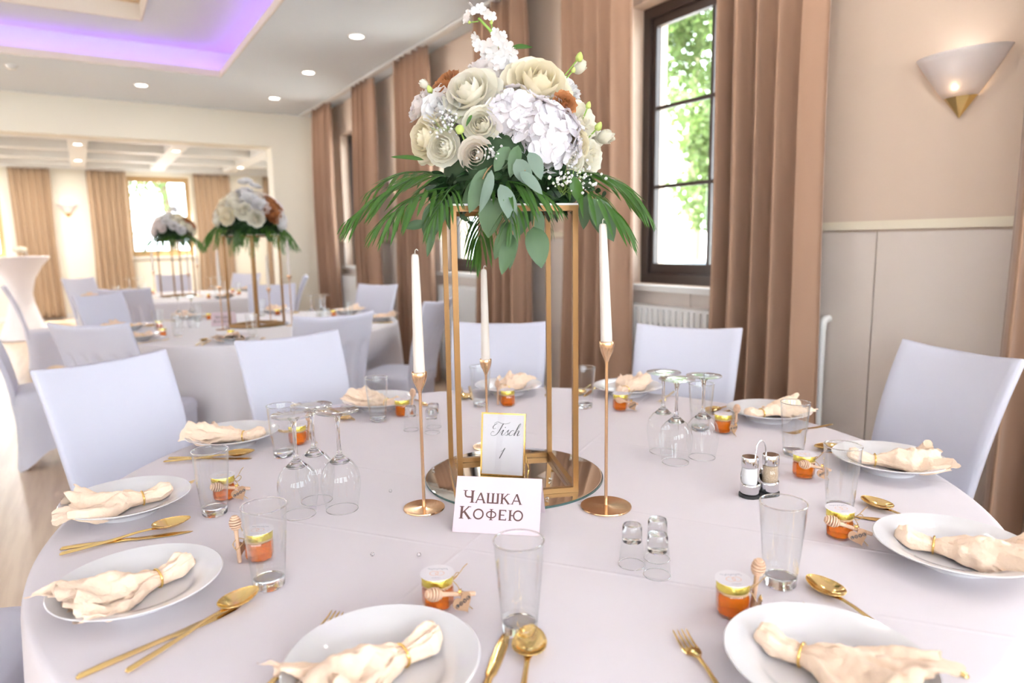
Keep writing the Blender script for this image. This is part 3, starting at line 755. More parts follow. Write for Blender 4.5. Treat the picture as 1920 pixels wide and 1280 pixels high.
# napkin: local +x from bulb end to the flared frayed end, ring at x=0
def napkin_mesh(seed):
    rnd = random.Random(seed); p = [rnd.uniform(0, 6.28) for _ in range(8)]
    def lerp(x, T_):
        for (a, va), (c, vc) in zip(T_, T_[1:]):
            if x <= c:
                t = (x-a)/(c-a); t = t*t*(3-2*t); return va+(vc-va)*t
        return T_[-1][1]
    Wd = [(-.066, .008), (-.059, .017), (-.042, .023), (-.02, .018), (0, .0145), (.02, .022), (.05, .042), (.08, .060), (.12, .070), (.17, .074)]
    Ht = [(-.066, .012), (-.059, .028), (-.042, .036), (-.02, .030), (0, .026), (.02, .031), (.05, .036), (.08, .035), (.12, .026), (.17, .016)]
    Am = [(-.066, .1), (-.042, .6), (0, .15), (.03, .7), (.06, 1.1), (.12, 1.4), (.17, 1.5)]
    def base(x):   # plate profile seen along the napkin axis; plate centre sits at x=.03
        r = abs(x-.03); return .009 if r < .065 else .009+(min(r, .13)-.065)*.44
    def fn(u, v):
        x = -.066+.216*v; a = 2*pi*u; w_ = lerp(x, Wd); h = lerp(x, Ht); am = lerp(x, Am)
        k = 3+seed % 2
        y = w_*cos(a)*(1+.10*am*sin(3*a+p[0]+9*v))
        up = .5+.5*sin(a)
        z = h*up*(1-.28*am*cos(a)**2)+am*.0085*up**.5*(sin(k*a+p[1]+3*v)+.6*sin(2*k*a+p[2]-5*v))
        z += am*.004*sin(40*x+p[3]+2*a)*up
        z += up*(.0022*sin(9*a+p[3])+.0016*sin(14*a+p[0]+8*v))*max(0, 1-abs(x-.012)/.05)+up*.0018*am*sin(70*x+4*a+p[5])*sin(3*a+p[1])
        y += .006*am*sin(26*x+p[4])+.004*am*sin(k*a+p[5])
        xe = x
        xe += v**10*(.007*sin(3*a+p[6])+.003*sin(11*a+p[7]))+(rnd.uniform(-.0015, .0015) if v > .98 else 0)
        q3 = Vector((x*55+seed*7, y*70, 3*cos(a))); wr = min(1, .25+am)
        z += up*wr*(.0065*noise.noise(q3)+.0018*noise.noise(q3*2.3)); y += .003*wr*noise.noise(q3+Vector((5, 9, 2)))
        return (xe, y, base(x)+max(z, .0004))
    b = B().grid(fn, 96, 72, wrap=True)
    b.F.append(tuple(range(96))[::-1])
    # loose layer on top of the flared end, frayed
    def fl(u, v):
        x = .012+.138*v; t = 2*u-1; w_ = lerp(x, Wd)*(.55+.5*v); h = lerp(x, Ht)
        y = w_*t*(1.0)+.010*v*sin(5*t+p[2])+.010*v*(p[3]/6.28-.5)*6*v
        z = base(x)+h*(1.10-.55*t*t)+.013*v*sin(5*t+p[0]+4*v)*(1-.4*t*t)+.012*v*v*sin(3*t+p[1])
        q3 = Vector((x*50+seed*3, y*60, 1)); z += (.005*noise.noise(q3)+.0016*noise.noise(q3*2.4))*(.3+v)
        xe = x+v**8*(.006*sin(5*t+p[4])+.003*sin(15*t+p[5]))+(rnd.uniform(-.0015, .0015) if v > .98 else 0)+.03*v*v*sin(2*t+p[6])
        return (xe, y, z)
    b.grid(fl, 48, 36)
    return b.mesh('napkin', M_napkin, 180)
NAP = [napkin_mesh(s) for s in (1, 2, 3, 4)]
RINGM = B().tube([(0, .0172*cos(2*pi*k/40), .0225+.0158*sin(2*pi*k/40)) for k in range(40)], .0021, 8, closed=True).mesh('napkin_ring', M_gold, 180)
def napkin(label, x, y, ang, var, group, scale=1, z=TZ, ring=True):
    o = put('napkin', NAP[var], None, (x, y, z+.0015), (0, 0, ang), scale=scale)
    tag(o, label, 'napkin', group)
    if ring: put('napkin_ring', RINGM, o, rot=(0, .0, 0))
    return o

# honey jar favour
def jar_meshes():
    oct_ = [(.0225*cos(pi/8+k*pi/4), .0225*sin(pi/8+k*pi/4)) for k in range(8)]
    def loft(levels, seg=8):
        V = []; F = []
        for s, z in levels: V += [(x*s, y*s, z) for x, y in oct_]
        for i in range(len(levels)-1):
            for k in range(8): F.append((i*8+k, i*8+(k+1) % 8, (i+1)*8+(k+1) % 8, (i+1)*8+k))
        F.append(tuple(range(8))[::-1]); F.append(tuple(range((len(levels)-1)*8, len(levels)*8)))
        return B().add(V, F)
    g = loft([(.86, .0), (.98, .003), (1.0, .006), (1.0, .029), (.93, .034), (.84, .037)]).mesh('glass_body', M_thin, 30)
    h = loft([(.80, .003), (.90, .005), (.94, .008), (.94, .028), (.88, .0315)]).mesh('honey', M_honey, 30)
    lid = B().lathe([(0, .0365), (.0195, .0365), (.0205, .037), (.0215, .0375), (.0218, .046), (.0208, .0485), (.019, .049), (0, .049)], 32).mesh('lid', M_lid, 40)
    st = B().lathe([(0, .0493), (.0235, .0493), (.0236, .0498), (0, .0498)], 32).mesh('paper_disc', M_white_paper, 40)
    tw = B()
    for zz, ph in ((.0345, 0), (.0362, .3)):
        tw.tube([((.0205+.0006*sin(5*a))*cos(a), (.0205+.0006*sin(5*a))*sin(a), zz) for a in [2*pi*k/32+ph for k in range(32)]], .0009, 5, closed=True)
    tw.tube(cr([(.0205, 0, .035), (.030, .006, .040), (.036, .014, .034), (.030, .016, .026), (.022, .006, .032)], 6), .0008, 5)
    tw.tube(cr([(.0205, 0, .035), (.027, -.010, .046), (.033, -.016, .058), (.037, -.020, .064)], 6), .0008, 5)
    tw.tube(cr([(.0205, 0, .035), (.026, -.012, .028), (.030, -.022, .012), (.040, -.028, .001)], 6), .0008, 5)
    tw = tw.mesh('twine', M_twine, 180)
    # dipper along local z: head at top
    dp = B().lathe([(0, -.042), (.0030, -.0415), (.0034, -.038), (.0030, 0), (.0036, .010), (.0050, .0115)], 12)
    prof = []
    for k in range(5):
        r = (.0068, .0088, .0094, .0088, .0072)[k]; z = .0120+k*.0040
        prof += [(.0048, z), (r, z+.0006), (r, z+.0027), (.0048, z+.0033)]
    prof += [(.0050, .0322), (.0045, .0335), (0, .0345)]
    dp.lathe(prof, 16)
    dp = dp.mesh('honey_dipper', M_beech, 45)
    hp = []
    for k in range(40):
        t = 2*pi*k/40; hp.append((.00105*16*sin(t)**3*.88, .00105*(13*cos(t)-5*cos(2*t)-2*cos(3*t)-cos(4*t))*.88))
    tagm = B().prism(hp, -.0005, .0005).mesh('heart_tag', M_kraft, 30)
    L = B()
    for k in range(4):
        cx, cy = -.0094+k*.0063, .0010; z = .0008
        L.add([(cx+.0029*cos(2*pi*i/14), cy+.0029*sin(2*pi*i/14), z) for i in range(14)], [tuple(range(14))])
    dots = L.mesh('tag_dots', M_black, 0)
    L = B()
    def st_(cx, pts, wd=.00075):
        for (a, c), (d, e) in zip(pts, pts[1:]):
            v = Vector((d-a, e-c)); n_ = Vector((-v.y, v.x)).normalized()*wd*.5
            L.add([(cx+a-n_.x, .001+c-n_.y, .0011), (cx+a+n_.x, .001+c+n_.y, .0011), (cx+d+n_.x, .001+e+n_.y, .0011), (cx+d-n_.x, .001+e-n_.y, .0011)], [(0, 3, 2, 1)])
    q = .0017
    st_(-.0094, [(-.0010, q), (-.0010, -q), (.0011, -q)])
    st_(-.0031, [(.0012*cos(a), .0017*sin(a)) for a in [2*pi*i/12 for i in range(13)]], .0006)
    st_(.0032, [(-.0012, q), (0, -q), (.0012, q)])
    st_(.0095, [(.0010, q), (-.0010, q), (-.0010, -q), (.0010, -q)]); st_(.0095, [(-.0010, 0), (.0007, 0)])
    let = L.mesh('lettering', M_kraft, 0)
    ch = B()
    for k in range(6):
        a = k*pi/3; ch.lathe([(0, -.001), (.0018, 0), (0, .006)], 6, RZ(a) @ RY(radians(70)))
    ch.lathe([(0, -.001), (.0018, 0), (0, .002)], 8)
    ch = ch.mesh('charm', M_gold, 60)
    # print on the paper disc: script squiggles, two rings, a small line
    pr = B()
    def sq(pts, wd=.0006, bb=None):
        bb = bb or pr
        for a, c in zip(pts, pts[1:]):
            v = Vector((c[0]-a[0], c[1]-a[1])); n_ = Vector((-v.y, v.x)).normalized()*wd*.5
            bb.add([(a[0]-n_.x, a[1]-n_.y, .0500), (a[0]+n_.x, a[1]+n_.y, .0500), (c[0]+n_.x, c[1]+n_.y, .0500), (c[0]-n_.x, c[1]-n_.y, .0500)], [(0, 3, 2, 1)])
    sq([(-.014+.028*i/40, .0105+.002*sin(i*1.25)+.001*sin(i*.6)) for i in range(41)])
    sq([(-.006+.012*i/14, -.0145+.0007*(1 if i % 2 else -1)) for i in range(15)], .0005)
    grey = pr.mesh('script_print', M_ink_grey, 0)
    pk = B()
    for cx in (-.004, .004):
        sq([(cx+.0058*cos(2*pi*i/20), -.002+.0058*sin(2*pi*i/20)) for i in range(21)], .0009, pk)
    pink = pk.mesh('ring_print', M_ink_pink, 0)
    return g, h, lid, st, tw, dp, tagm, dots, let, ch, grey, pink
JAR = jar_meshes()
def jar(label, x, y, rz, style, group):
    g, h, lid, st, tw, dp, tg, dots, let, chm, grey, pink = JAR
    r = thing('honey_jar', label, 'honey jar', (x, y, TZ+.0003), rz, group); r.scale = (1.14,)*3
    put('glass_body', g, r); put('honey', h, r); l = put('lid', lid, r); s = put('paper_disc', st, l)
    put('script_print', grey, l, rot=(0, 0, -rz-YAW)); put('ring_print', pink, l, rot=(0, 0, -rz-YAW)); put('twine', tw, r)
    if style == 'up':      # dipper upright beside the jar (local +x side)
        put('honey_dipper', dp, r, (.0315, .006, .043), (radians(6), radians(4), 0))
        t = put('heart_tag', tg, r, (.030, -.014, .017), (radians(80), 0, radians(60)))
        put('charm', chm, r, (.034, -.006, .026), (0, radians(80), 0))
    else:                   # dipper across the front (local -y side), head to the left
        put('honey_dipper', dp, r, (.006, -.028, .031), (0, radians(-74), radians(8)))
        t = put('heart_tag', tg, r, (.024, -.0345, .0175), (radians(72), radians(-18), radians(16)))
        put('charm', chm, r, (.020, -.034, .034), (radians(70), 0, 0))
    put('tag_dots', dots, t); put('lettering', let, t)
    return r

# ================================================================== NEAR TABLE: eleven settings
# (plate centre, tumbler, jar) ; words that single each place out
PL = [((.283, .772), (.493, .768), (.423, .896)), ((.030, 1.192), (.216, 1.115), (.225, 1.225)), ((.035, 1.622), (.191, 1.499), (.223, 1.579)), ((.323, 2.025), (.414, 1.820), (.477, 1.912)),
      ((.831, 2.178), (.763, 2.023), (.853, 2.033)), ((1.318, 2.110), (1.131, 1.994), (1.211, 1.945)), ((1.665, 1.830), (1.409, 1.764), (1.487, 1.670)), ((1.782, 1.307), (1.516, 1.346), (1.552, 1.293)),
      ((1.619, .843), (1.535, 1.046), (1.409, .930)), ((1.241, .524), (1.285, .762), (1.172, .693)), ((.761, .457), (.923, .642), (.787, .627))]
WHERE = ['in the bottom centre of the photo', 'at the lower left edge of the table', 'on the left, in front of the left foreground chair', 'on the left behind the three left wine glasses',
         'at the far side, left of the tall candle', 'at the far side, directly behind the gold stand', 'at the far side, left of the right-hand wine glasses', 'at the right rear, beneath the wide taupe curtain',
         'on the right, in front of the right-hand chair', 'cut off by the right edge of the photo', 'in the bottom right of the photo']
gp = 'place settings on the near table'
# measured cutlery: (handle end x, y, angle) ; None -> laid in the usual place
KN = {9: (1.411, .540, 125), 0: (.315, .612, 45.5), 1: (-.057, 1.002, 17.3), 2: (-.085, 1.479, -13.6), 3: (.148, 1.977, -35), 10: (.914, .356, 93)}
SPN = {9: (1.325, .545, 77), 0: (.362, .578, 51), 1: (-.000, .974, 32), 2: (-.085, 1.443, 6.9), 3: (.133, 1.939, -18), 10: (.912, .403, 75)}
FKN = {0: (.128, .820, 42), 10: (.598, .441, 66.8)}
NANG = {0: 180+12, 1: 180+20, 2: 180+8, 3: 180-30, 4: 118, 5: 40, 6: 30, 7: -10, 8: -52, 9: -68, 10: -72}
tcx, tcy = TABLES[0][0], TABLES[0][1]
for i, (pc, tb, jr) in enumerate(PL):
    wh = WHERE[i]; u = Vector((tcx-pc[0], tcy-pc[1])).normalized(); r = Vector((u.y, -u.x)); ua = math.degrees(atan2(u.y, u.x))
    tag(put('deep_plate', PLATE, None, (pc[0], pc[1], TZ+.0003)), 'white deep plate '+wh, 'plate', 'white plates on the near table')
    na = NANG[i]; rad = radians(na); c0 = Vector(pc)-Vector((cos(rad), sin(rad)))*.030
    napkin('peach napkin in gold ring '+wh, c0.x, c0.y, rad, i % 4, 'peach napkins on the near table', .93)
    if i in KN: kx, ky, ka = KN[i]
    else:
        p = Vector(pc)+r*.150-u*.125; kx, ky, ka = p.x, p.y, ua+4
    knife('gold knife '+wh, kx, ky, radians(ka), 'gold knives on the near table')
    if i in SPN: kx, ky, ka = SPN[i]
    else:
        p = Vector(pc)+r*.185-u*.115; kx, ky, ka = p.x, p.y, ua+7
    spoon('gold spoon '+wh, kx, ky, radians(ka), 'gold spoons on the near table', TZ+(.004 if i in (1, 2, 3) else 0))
    if i in FKN: kx, ky, ka = FKN[i]
    else:
        p = Vector(pc)-r*.150-u*.105; kx, ky, ka = p.x, p.y, ua-2
    if i not in (8, 9): fork('gold fork '+wh, kx, ky, radians(ka), 'gold forks on the near table')
    tumbler('empty clear tumbler '+wh, *tb)
    toward = atan2(-jr[1], -jr[0])+pi/2      # local -y faces the camera
    style = 'up' if i in (1, 4, 5, 7, 10, 3) else 'lay'
    jar('small honey jar '+wh, jr[0], jr[1], toward+(0 if style == 'lay' else {10: .25, 1: 2.9, 3: .3, 4: .2, 5: 2.6, 7: -.2}[i])+{0: .3, 2: .1, 8: .5, 9: .12, 6: .4}.get(i, 0), style, 'honey jar favours on the near table')

for k, (x, y, lab) in enumerate([(.341, 1.392, 'upturned wine glass at left, leftmost of the left trio'), (.426, 1.368, 'upturned wine glass at left, rightmost of the left trio'), (.395, 1.450, 'upturned wine glass at left, rear middle of the left trio'),
                                 (1.239, 1.180, 'upturned wine glass at right, front one of the right trio'), (1.275, 1.262, 'upturned wine glass at right, leftmost of the right trio'), (1.324, 1.168, 'upturned wine glass at right, rightmost of the right trio')]):
    wine(lab, x, y, 'upturned wine glasses on the near table')
for x, y, lab in [(.769, .830, 'upturned shot glass, leftmost of the trio right of the candlestick'), (.779, .778, 'upturned shot glass, front right of the trio right of the candlestick'), (.822, .822, 'upturned shot glass, rear one of the trio right of the candlestick'),
                  (.806, 1.858, 'upturned shot glass, left one of the trio behind the tall candle'), (.845, 1.792, 'upturned shot glass, front one of the trio behind the tall candle'), (.877, 1.846, 'upturned shot glass, rear one of the trio behind the tall candle')]:
    shot(lab, x, y, 'upturned shot glasses on the near table')

# salt and pepper
cdx, cdy = 1.226, .915; ca = radians(-18)
root = thing('cruet_holder', 'chrome cruet holder with wire loop on the right of the near table', 'cruet holder', (cdx, cdy, TZ), ca)
b = B()
fig = []
for k in range(24):
    a = 2*pi*k/24; cx = -.024 if cos(a) < 0 else .024; fig.append((cx+.0235*cos(a), .0235*sin(a)))
obj('rubber_foot', B().prism(fig, 0, .006), M_rubber, root)
for s in (-1, 1):
    def fn(u, v, s=s):
        a = 2*pi*u; z = .006+v*(.020+.022*max(0, sin(a-.3))**2+.006)
        return (s*.0235+.0215*cos(a), .0215*sin(a), z)
    g = obj('cup', B().grid(fn, 28, 5, wrap=True), M_chrome, root, 180); g.modifiers.new('t', 'SOLIDIFY').thickness = .001
obj('wire_handle', B().tube([(-.013, 0, .006), (-.013, 0, .098)]+[(.013*-cos(t), 0, .098+.027*sin(t)) for t in [pi*i/12 for i in range(1, 12)]]+[(.013, 0, .098), (.013, 0, .006)], .0016, 8), M_chrome, root)
for s, nm, fill, lab in [(-1, 'salt_shaker', M_salt, 'glass salt shaker with chrome cap, left in the cruet holder'), (1, 'pepper_shaker', M_pepper, 'glass pepper shaker with chrome cap, right in the cruet holder')]:
    r = thing(nm, lab, 'shaker', (cdx+s*.0262*cos(ca), cdy+s*.0262*sin(ca), TZ+.0065), ca)
    obj('glass_body', B().lathe([(0, 0), (.0165, 0), (.0178, .003), (.0178, .030), (.0185, .040), (.0185, .045), (.0172, .048), (.0172, .064)], 28), M_thin, r)
    obj('filling', B().lathe([(0, .002), (.0155, .002), (.0165, .005), (.0165, .032), (.0172, .041), (.0160, .050), (.0160, .060), (0, .061)], 24), fill, r)
    obj('cap', B().lathe([(.0178, .062), (.0182, .064), (.0182, .082), (.0170, .0845), (.010, .0855), (0, .0840)], 28), M_chrome, r)

# ------------------------------------------------------------------ centrepiece: mirror, stand, candles, cards
mo = put('mirror_disc', None, None) if False else None
r = thing('mirror_tray', 'round mirror disc under the gold flower stand', 'mirror', (.842, 1.328, TZ))
obj('mirror_face', B().lathe([(0, .0058), (.2095, .0058), (.2145, .0050)], 96), M_mirror, r)
obj('glass_edge', B().lathe([(.2145, .0049), (.2156, .0042), (.2150, .0002), (0, .0002)], 96), M_mirror_edge, r)
SB = [(.658, 1.251), (.760, 1.496), (.990, 1.393), (.888, 1.148)]
scx = sum(p[0] for p in SB)/4; scy = sum(p[1] for p in SB)/4
SA = atan2(SB[1][1]-SB[0][1], SB[1][0]-SB[0][0])
def flower_stand(label, x, y, rz, z, h=.64, hw=.1295):
    r = thing('flower_stand', label, 'flower stand', (x, y, z), rz, 'tall gold flower stands')
    t = .006
    for sx in (-1, 1):
        for sy in (-1, 1): obj('post', B().box(sx*hw-t, sx*hw+t, sy*hw-t, sy*hw+t, 0, h), M_stand, r)
    for z0 in (0, h-.012):
        for s in (-1, 1):
            obj('bar', B().box(-hw+t, hw-t, s*hw-t, s*hw+t, z0+.0002, z0+.0118), M_stand, r)
            obj('bar', B().box(s*hw-t, s*hw+t, -hw+t, hw-t, z0+.0002, z0+.0118), M_stand, r)
    obj('top_plate', B().box(-hw-t, hw+t, -hw-t, hw+t, h, h+.004), M_acrylic, r)
    return r
STZ = TZ+.006; STH = .635
flower_stand('tall gold frame flower stand on the near table mirror', scx, scy, SA, STZ, STH)
def candlestick(label, clabel, x, y, cup, top, rb, tilt=(0, 0), g='gold candlesticks', small=False):
    r = thing('candlestick', label, 'candlestick', (x, y, TZ), 0, g)
    obj('base', B().lathe([(0, .0005), (rb, .0005), (rb+.0008, .002), (rb, .004), (.012, .0046), (.005, .006), (0, .006)], 48), M_rose_gold, r)
    obj('stem', B().lathe([(.0042, .005), (.0036, .02), (.0034, cup-.05), (.0040, cup-.042)], 14), M_rose_gold, r)
    obj('cup', B().lathe([(.0040, cup-.043), (.0060, cup-.037), (.0130, cup-.022), (.0160, cup-.010), (.0162, cup-.001), (.0155, cup), (.0145, cup-.002), (.0130, cup-.012), (0, cup-.016)], 24), M_rose_gold, r)
    c = thing('taper_candle', clabel, 'candle', (x, y, TZ+cup-.015), 0, 'ivory taper candles'); c.rotation_euler = (tilt[0], tilt[1], 0)
    L = top-cup+.015
    obj('wax', B().lathe([(0, 0), (.0118, 0), (.0122, .02), (.0095, L*.7), (.0078, L-.008), (.0066, L-.002), (.003, L), (0, L)], 20), M_candle, c)
    obj('wick', B().tube(cr([(0, 0, L-.001), (.0005, 0, L+.006), (.004, .001, L+.009), (.008, .002, L+.006)], 4), .0009, 6), M_wick, c)
candlestick('gold candlestick at the left of the mirror, medium height', 'ivory taper candle left of the gold stand', .574, 1.270, .300, .545, .044)
candlestick('tallest gold candlestick at the right of the mirror', 'ivory taper candle right of the gold stand', .901, 1.055, .360, .600, .054, (radians(-1.2), radians(-1.8)))
candlestick('shortest gold candlestick behind the table number frame', 'ivory taper candle between the posts of the gold stand', .908, 1.569, .250, .495, .040)

# --- lettering helpers (flat print)
def stroke(b, pts, wd, z=0.0):
    ws = wd if isinstance(wd, list) else [wd]*len(pts)
    L_ = []; R_ = []
    for i, p in enumerate(pts):
        a = Vector(pts[max(i-1, 0)]); c = Vector(pts[min(i+1, len(pts)-1)]); t = (c-a)
        if t.length < 1e-9: t = Vector((1, 0))
        t.normalize(); n_ = Vector((-t.y, t.x))*ws[i]*.5
        L_.append((p[0]+n_.x, p[1]+n_.y, z)); R_.append((p[0]-n_.x, p[1]-n_.y, z))
    n = len(pts); b.add(L_+R_, [(i, n+i, n+i+1, i+1) for i in range(n-1)])
def ell(cx, cy, rx, ry, n=28): return [(cx+rx*cos(2*pi*i/n), cy+ry*sin(2*pi*i/n)) for i in range(n+1)]
TH = .185
def glyph(b, ch, x, y, h, z):
    def s(pts, wd=TH): stroke(b, [(x+p[0]*h, y+p[1]*h) for p in pts], wd*h, z)
    def ser(px_, py_, w_=.17): s([(px_-w_, py_), (px_+w_, py_)], .06)
    e = .03
    if ch == 'Ч':
        s([(.74, 0), (.74, 1)]); s([(.16, 1), (.16, .66), (.22, .52), (.36, .46), (.74, .46)], .13); ser(.74, e); ser(.74, 1-e); ser(.16, 1-e); return .90
    if ch == 'А':
        s([(.06, 0), (.46, 1)], .10); s([(.86, 0), (.46, 1)], .17); s([(.20, .33), (.74, .33)], .10); ser(.06, e, .12); ser(.86, e, .14); return .94
    if ch == 'Ш':
        for q in (.12, .58, 1.04): s([(q, 0), (q, 1)]); ser(q, 1-e, .16)
        s([(.04, .06), (1.12, .06)], .12); return 1.18
    if ch == 'К':
        s([(.14, 0), (.14, 1)]); s([(.20, .45), (.70, 1)], .10); s([(.34, .58), (.80, 0)], .17); ser(.14, e); ser(.14, 1-e); ser(.72, 1-e, .13); ser(.80, e, .14); return .92
    if ch == 'О':
        stroke(b, [(x+p[0]*h, y+p[1]*h) for p in ell(.52, .5, .43, .45)], .14*h, z); return 1.06
    if ch == 'Ф':
        s([(.52, -.02), (.52, 1.02)], .14); stroke(b, [(x+p[0]*h, y+p[1]*h) for p in ell(.52, .5, .42, .30)], .12*h, z+.00003); ser(.52, 0); ser(.52, 1); return 1.06
    if ch == 'Е':
        s([(.14, 0), (.14, 1)])
        for q, l in ((.05, .70), (.5, .55), (.95, .68)): s([(.10, q), (l, q)], .10)
        s([(.70, 0), (.70, .22)], .07); s([(.68, 1), (.68, .80)], .07); return .82
    if ch == 'Ю':
        s([(.14, 0), (.14, 1)]); s([(.14, .5), (.46, .5)], .11); stroke(b, [(x+p[0]*h, y+p[1]*h) for p in ell(.86, .5, .40, .45)], .14*h, z); ser(.14, e); ser(.14, 1-e); return 1.34
def word(b, txt, x, y, big, small, z, gap=.12):
    for i, ch in enumerate(txt):
        h = big if i == 0 else small
        x += glyph(b, ch, x, y, h, z)*h+gap*small
    return x
def tent_card(label, p0, p1, depth, h, lines=True, grp=None, tilt=.0):
    # p0->p1: bottom front edge (left to right as read), depth: spread at the foot
    p0 = Vector((p0[0], p0[1])); p1 = Vector((p1[0], p1[1])); v = p1-p0; wd = v.length; a = atan2(v.y, v.x)
    r = thing('tent_card', label, 'place card', (p0.x, p0.y, TZ+.0004), a, grp)
    sl = sqrt(h*h+depth*depth/4); la = atan2(h, depth/2)
    fm = T(0, 0, 0) @ RX(la)
    o1 = obj('front_panel', B().box(0, wd, 0, sl, -.0003, .0003), M_card, r, M=fm)
    bm = T(0, depth, 0) @ RX(pi-la)
    obj('back_panel', B().box(0, wd, 0, sl, -.0003, .0003), M_card, r, M=bm)
    return r, o1, wd, sl
r, fp, wd, sl = tent_card('pink place card lettered in brown Cyrillic before the gold stand', (.569, 1.130), (.700, 1.016), .115, .0945)
b = B(); x0 = .016; z = .0006
e1 = word(b, 'ЧАШКА', 0, 0, .0245, .0205, z, .12); b1 = b; s1 = .124/e1
L = B(); L.add(b.V, b.F, T(x0, .058, 0) @ SC(s1*.98, 1.0, 1))
b = B(); e2 = word(b, 'КОФЕЮ', 0, 0, .0245, .0205, z, .12); s2 = .128/e2
L.add(b.V, b.F, T(x0-.004, .0262, 0) @ SC(s2*1.02, 1.0, 1))
obj('lettering', L, M_ink, fp, 0)

# --- table number frame
fp0 = Vector((.772, 1.371)); fp1 = Vector((.849, 1.293)); v = fp1-fp0; fw = v.length; fa = atan2(v.y, v.x); fh = .152
r = thing('table_number_frame', 'small gold easel frame with table number reading Tisch 1', 'frame', (fp0.x, fp0.y, STZ+.0002), fa)
Mf = RX(radians(80))
bd = .0035
obj('frame_border', B().box(0, bd, 0, fh, -.003, .003).box(fw-bd, fw, 0, fh, -.003, .003).box(bd, fw-bd, 0, bd, -.003, .003).box(bd, fw-bd, fh-bd, fh, -.003, .003), M_gold, r, M=Mf)
pp = obj('number_card', B().box(bd, fw-bd, bd, fh-bd, -.001, .0006), M_white_paper, r, M=Mf)
obj('cover_glass', B().box(bd, fw-bd, bd, fh-bd, .0010, .0013), M_thin, r, M=Mf)
for s in (.012, fw-.012): obj('easel_leg', B().tube([(s, .024, .10), (s+(.01 if s > .05 else -.01), .060, .001)], .0014, 6), M_gold, r)
L = B()
def script(pts, ox, oy, sc, thin=.024, thick=.085):
    P = cr([(p[0], p[1], 0) for p in pts], 7); P = [(p.x, p.y) for p in P]; ws = []
    for i in range(len(P)):
        a = P[max(0, i-1)]; c = P[min(len(P)-1, i+1)]; dy = c[1]-a[1]; dx = c[0]-a[0]
        down = max(0, -dy)/(abs(dx)+abs(dy)+1e-9); ws.append((thin+(thick-thin)*down**2)*sc)
    stroke(L, [(ox+(x+.36*y)*sc, oy+y*sc) for x, y in P], ws, .0008)
o_x, o_y, sc_ = .026, .098, .030
script([(.05, .78), (.0, .95), (.2, 1.06), (.5, .98), (.8, .92), (1.1, .97), (1.25, 1.08)], o_x-.003, o_y, sc_)
script([(.62, .95), (.55, .6), (.48, .25), (.3, -.02), (.02, -.05), (-.12, .12), (-.02, .28), (.12, .22)], o_x, o_y, sc_)
script([(.1, .95), (-.12, .7), (-.05, .5), (.15, .55)], o_x, o_y, sc_)
script([(.62, .15), (.82, .45), (.80, .2), (.80, .04), (.90, .0), (1.02, .12)], o_x, o_y, sc_); script([(.86, .62), (.89, .66), (.92, .62)], o_x, o_y, sc_, .05, .05)
script([(1.02, .12), (1.24, .46), (1.22, .30), (1.30, .14), (1.22, .0), (1.06, .04)], o_x, o_y, sc_); script([(1.3, .05), (1.4, .1)], o_x, o_y, sc_)
script([(1.72, .36), (1.62, .45), (1.46, .33), (1.40, .12), (1.50, .0), (1.66, .06), (1.80, .2)], o_x, o_y, sc_)
script([(1.80, .2), (2.02, .70), (2.05, .98), (1.95, .9), (1.88, .45), (1.84, .0)], o_x, o_y, sc_); script([(1.86, .15), (2.02, .42), (2.12, .38), (2.10, .15), (2.14, .0), (2.30, .14)], o_x, o_y, sc_)
script([(-.02, .62), (.16, .84), (.22, .98), (.14, .5), (.06, 0)], o_x+.019, o_y-.056, .026, .03, .09)
obj('script_lettering', L, M_black, pp, 0)

# --- beads
bead = B().lathe([(0, 0), (.0035, .0015), (.0045, .0045), (.003, .007), (0, .0075)], 8).mesh('glass_bead', M_glass, 0)
for x, y, z, lab in [(.692, 1.469, STZ, 'clear crystal bead on the left of the mirror'), (.885, 1.238, STZ, 'clear crystal bead on the mirror beside the place card'), (.811, 1.146, STZ, 'clear crystal bead at the front edge of the mirror'),
                     (.47, 1.07, TZ, 'clear crystal bead on the cloth in front of the left candlestick'), (.40, 1.12, TZ, 'clear crystal bead on the cloth left of the place card'), (.55, 1.40, TZ, 'clear crystal bead on the cloth left of the mirror')]:
    tag(put('crystal_bead', bead, None, (x, y, z+.0004), scale=.9), lab, 'bead', 'scattered crystal beads')

# ================================================================== BOUQUETS
def petal_mesh(name, m, r_top, z_top, half, curl, ruf=0, r0=.06, ns=9, nt=8, seed=0, round_=.25):
    ph = seed*1.7
    def fn(u, v):
        s = 2*u-1; t = v*(1-round_*abs(s)**3)
        q = 1-t; r = r0*q*q+2*q*t*(r_top*1.05)+t*t*r_top; z = 2*q*t*(z_top*.12)+t*t*z_top
        r += curl*t**5*(1+.6*abs(s)**2); z -= curl*.35*t**7
        r += ruf*sin(8*s+ph)*t**4; z += ruf*.8*cos(10*s+ph)*t**4
        a = s*half*(.55+.45*sin(pi*min(1, t*1.05)*.62)); r += .02*s*s
        return (r*cos(a), r*sin(a), z)
    b = B().grid(fn, ns, nt)
    return b
def core_bud(r, h, turns=2.2):
    def fn(u, v): a = u*turns*2*pi; rr = r*(.12+.88*u)*(.55+.75*sin(pi*.5*(v**.7))-.25*v*v); return (rr*cos(a), rr*sin(a), h*v*(.86+.14*u)*(1-.04*sin(3*a)))
    return B().grid(fn, 40, 7)
KINDS = {}
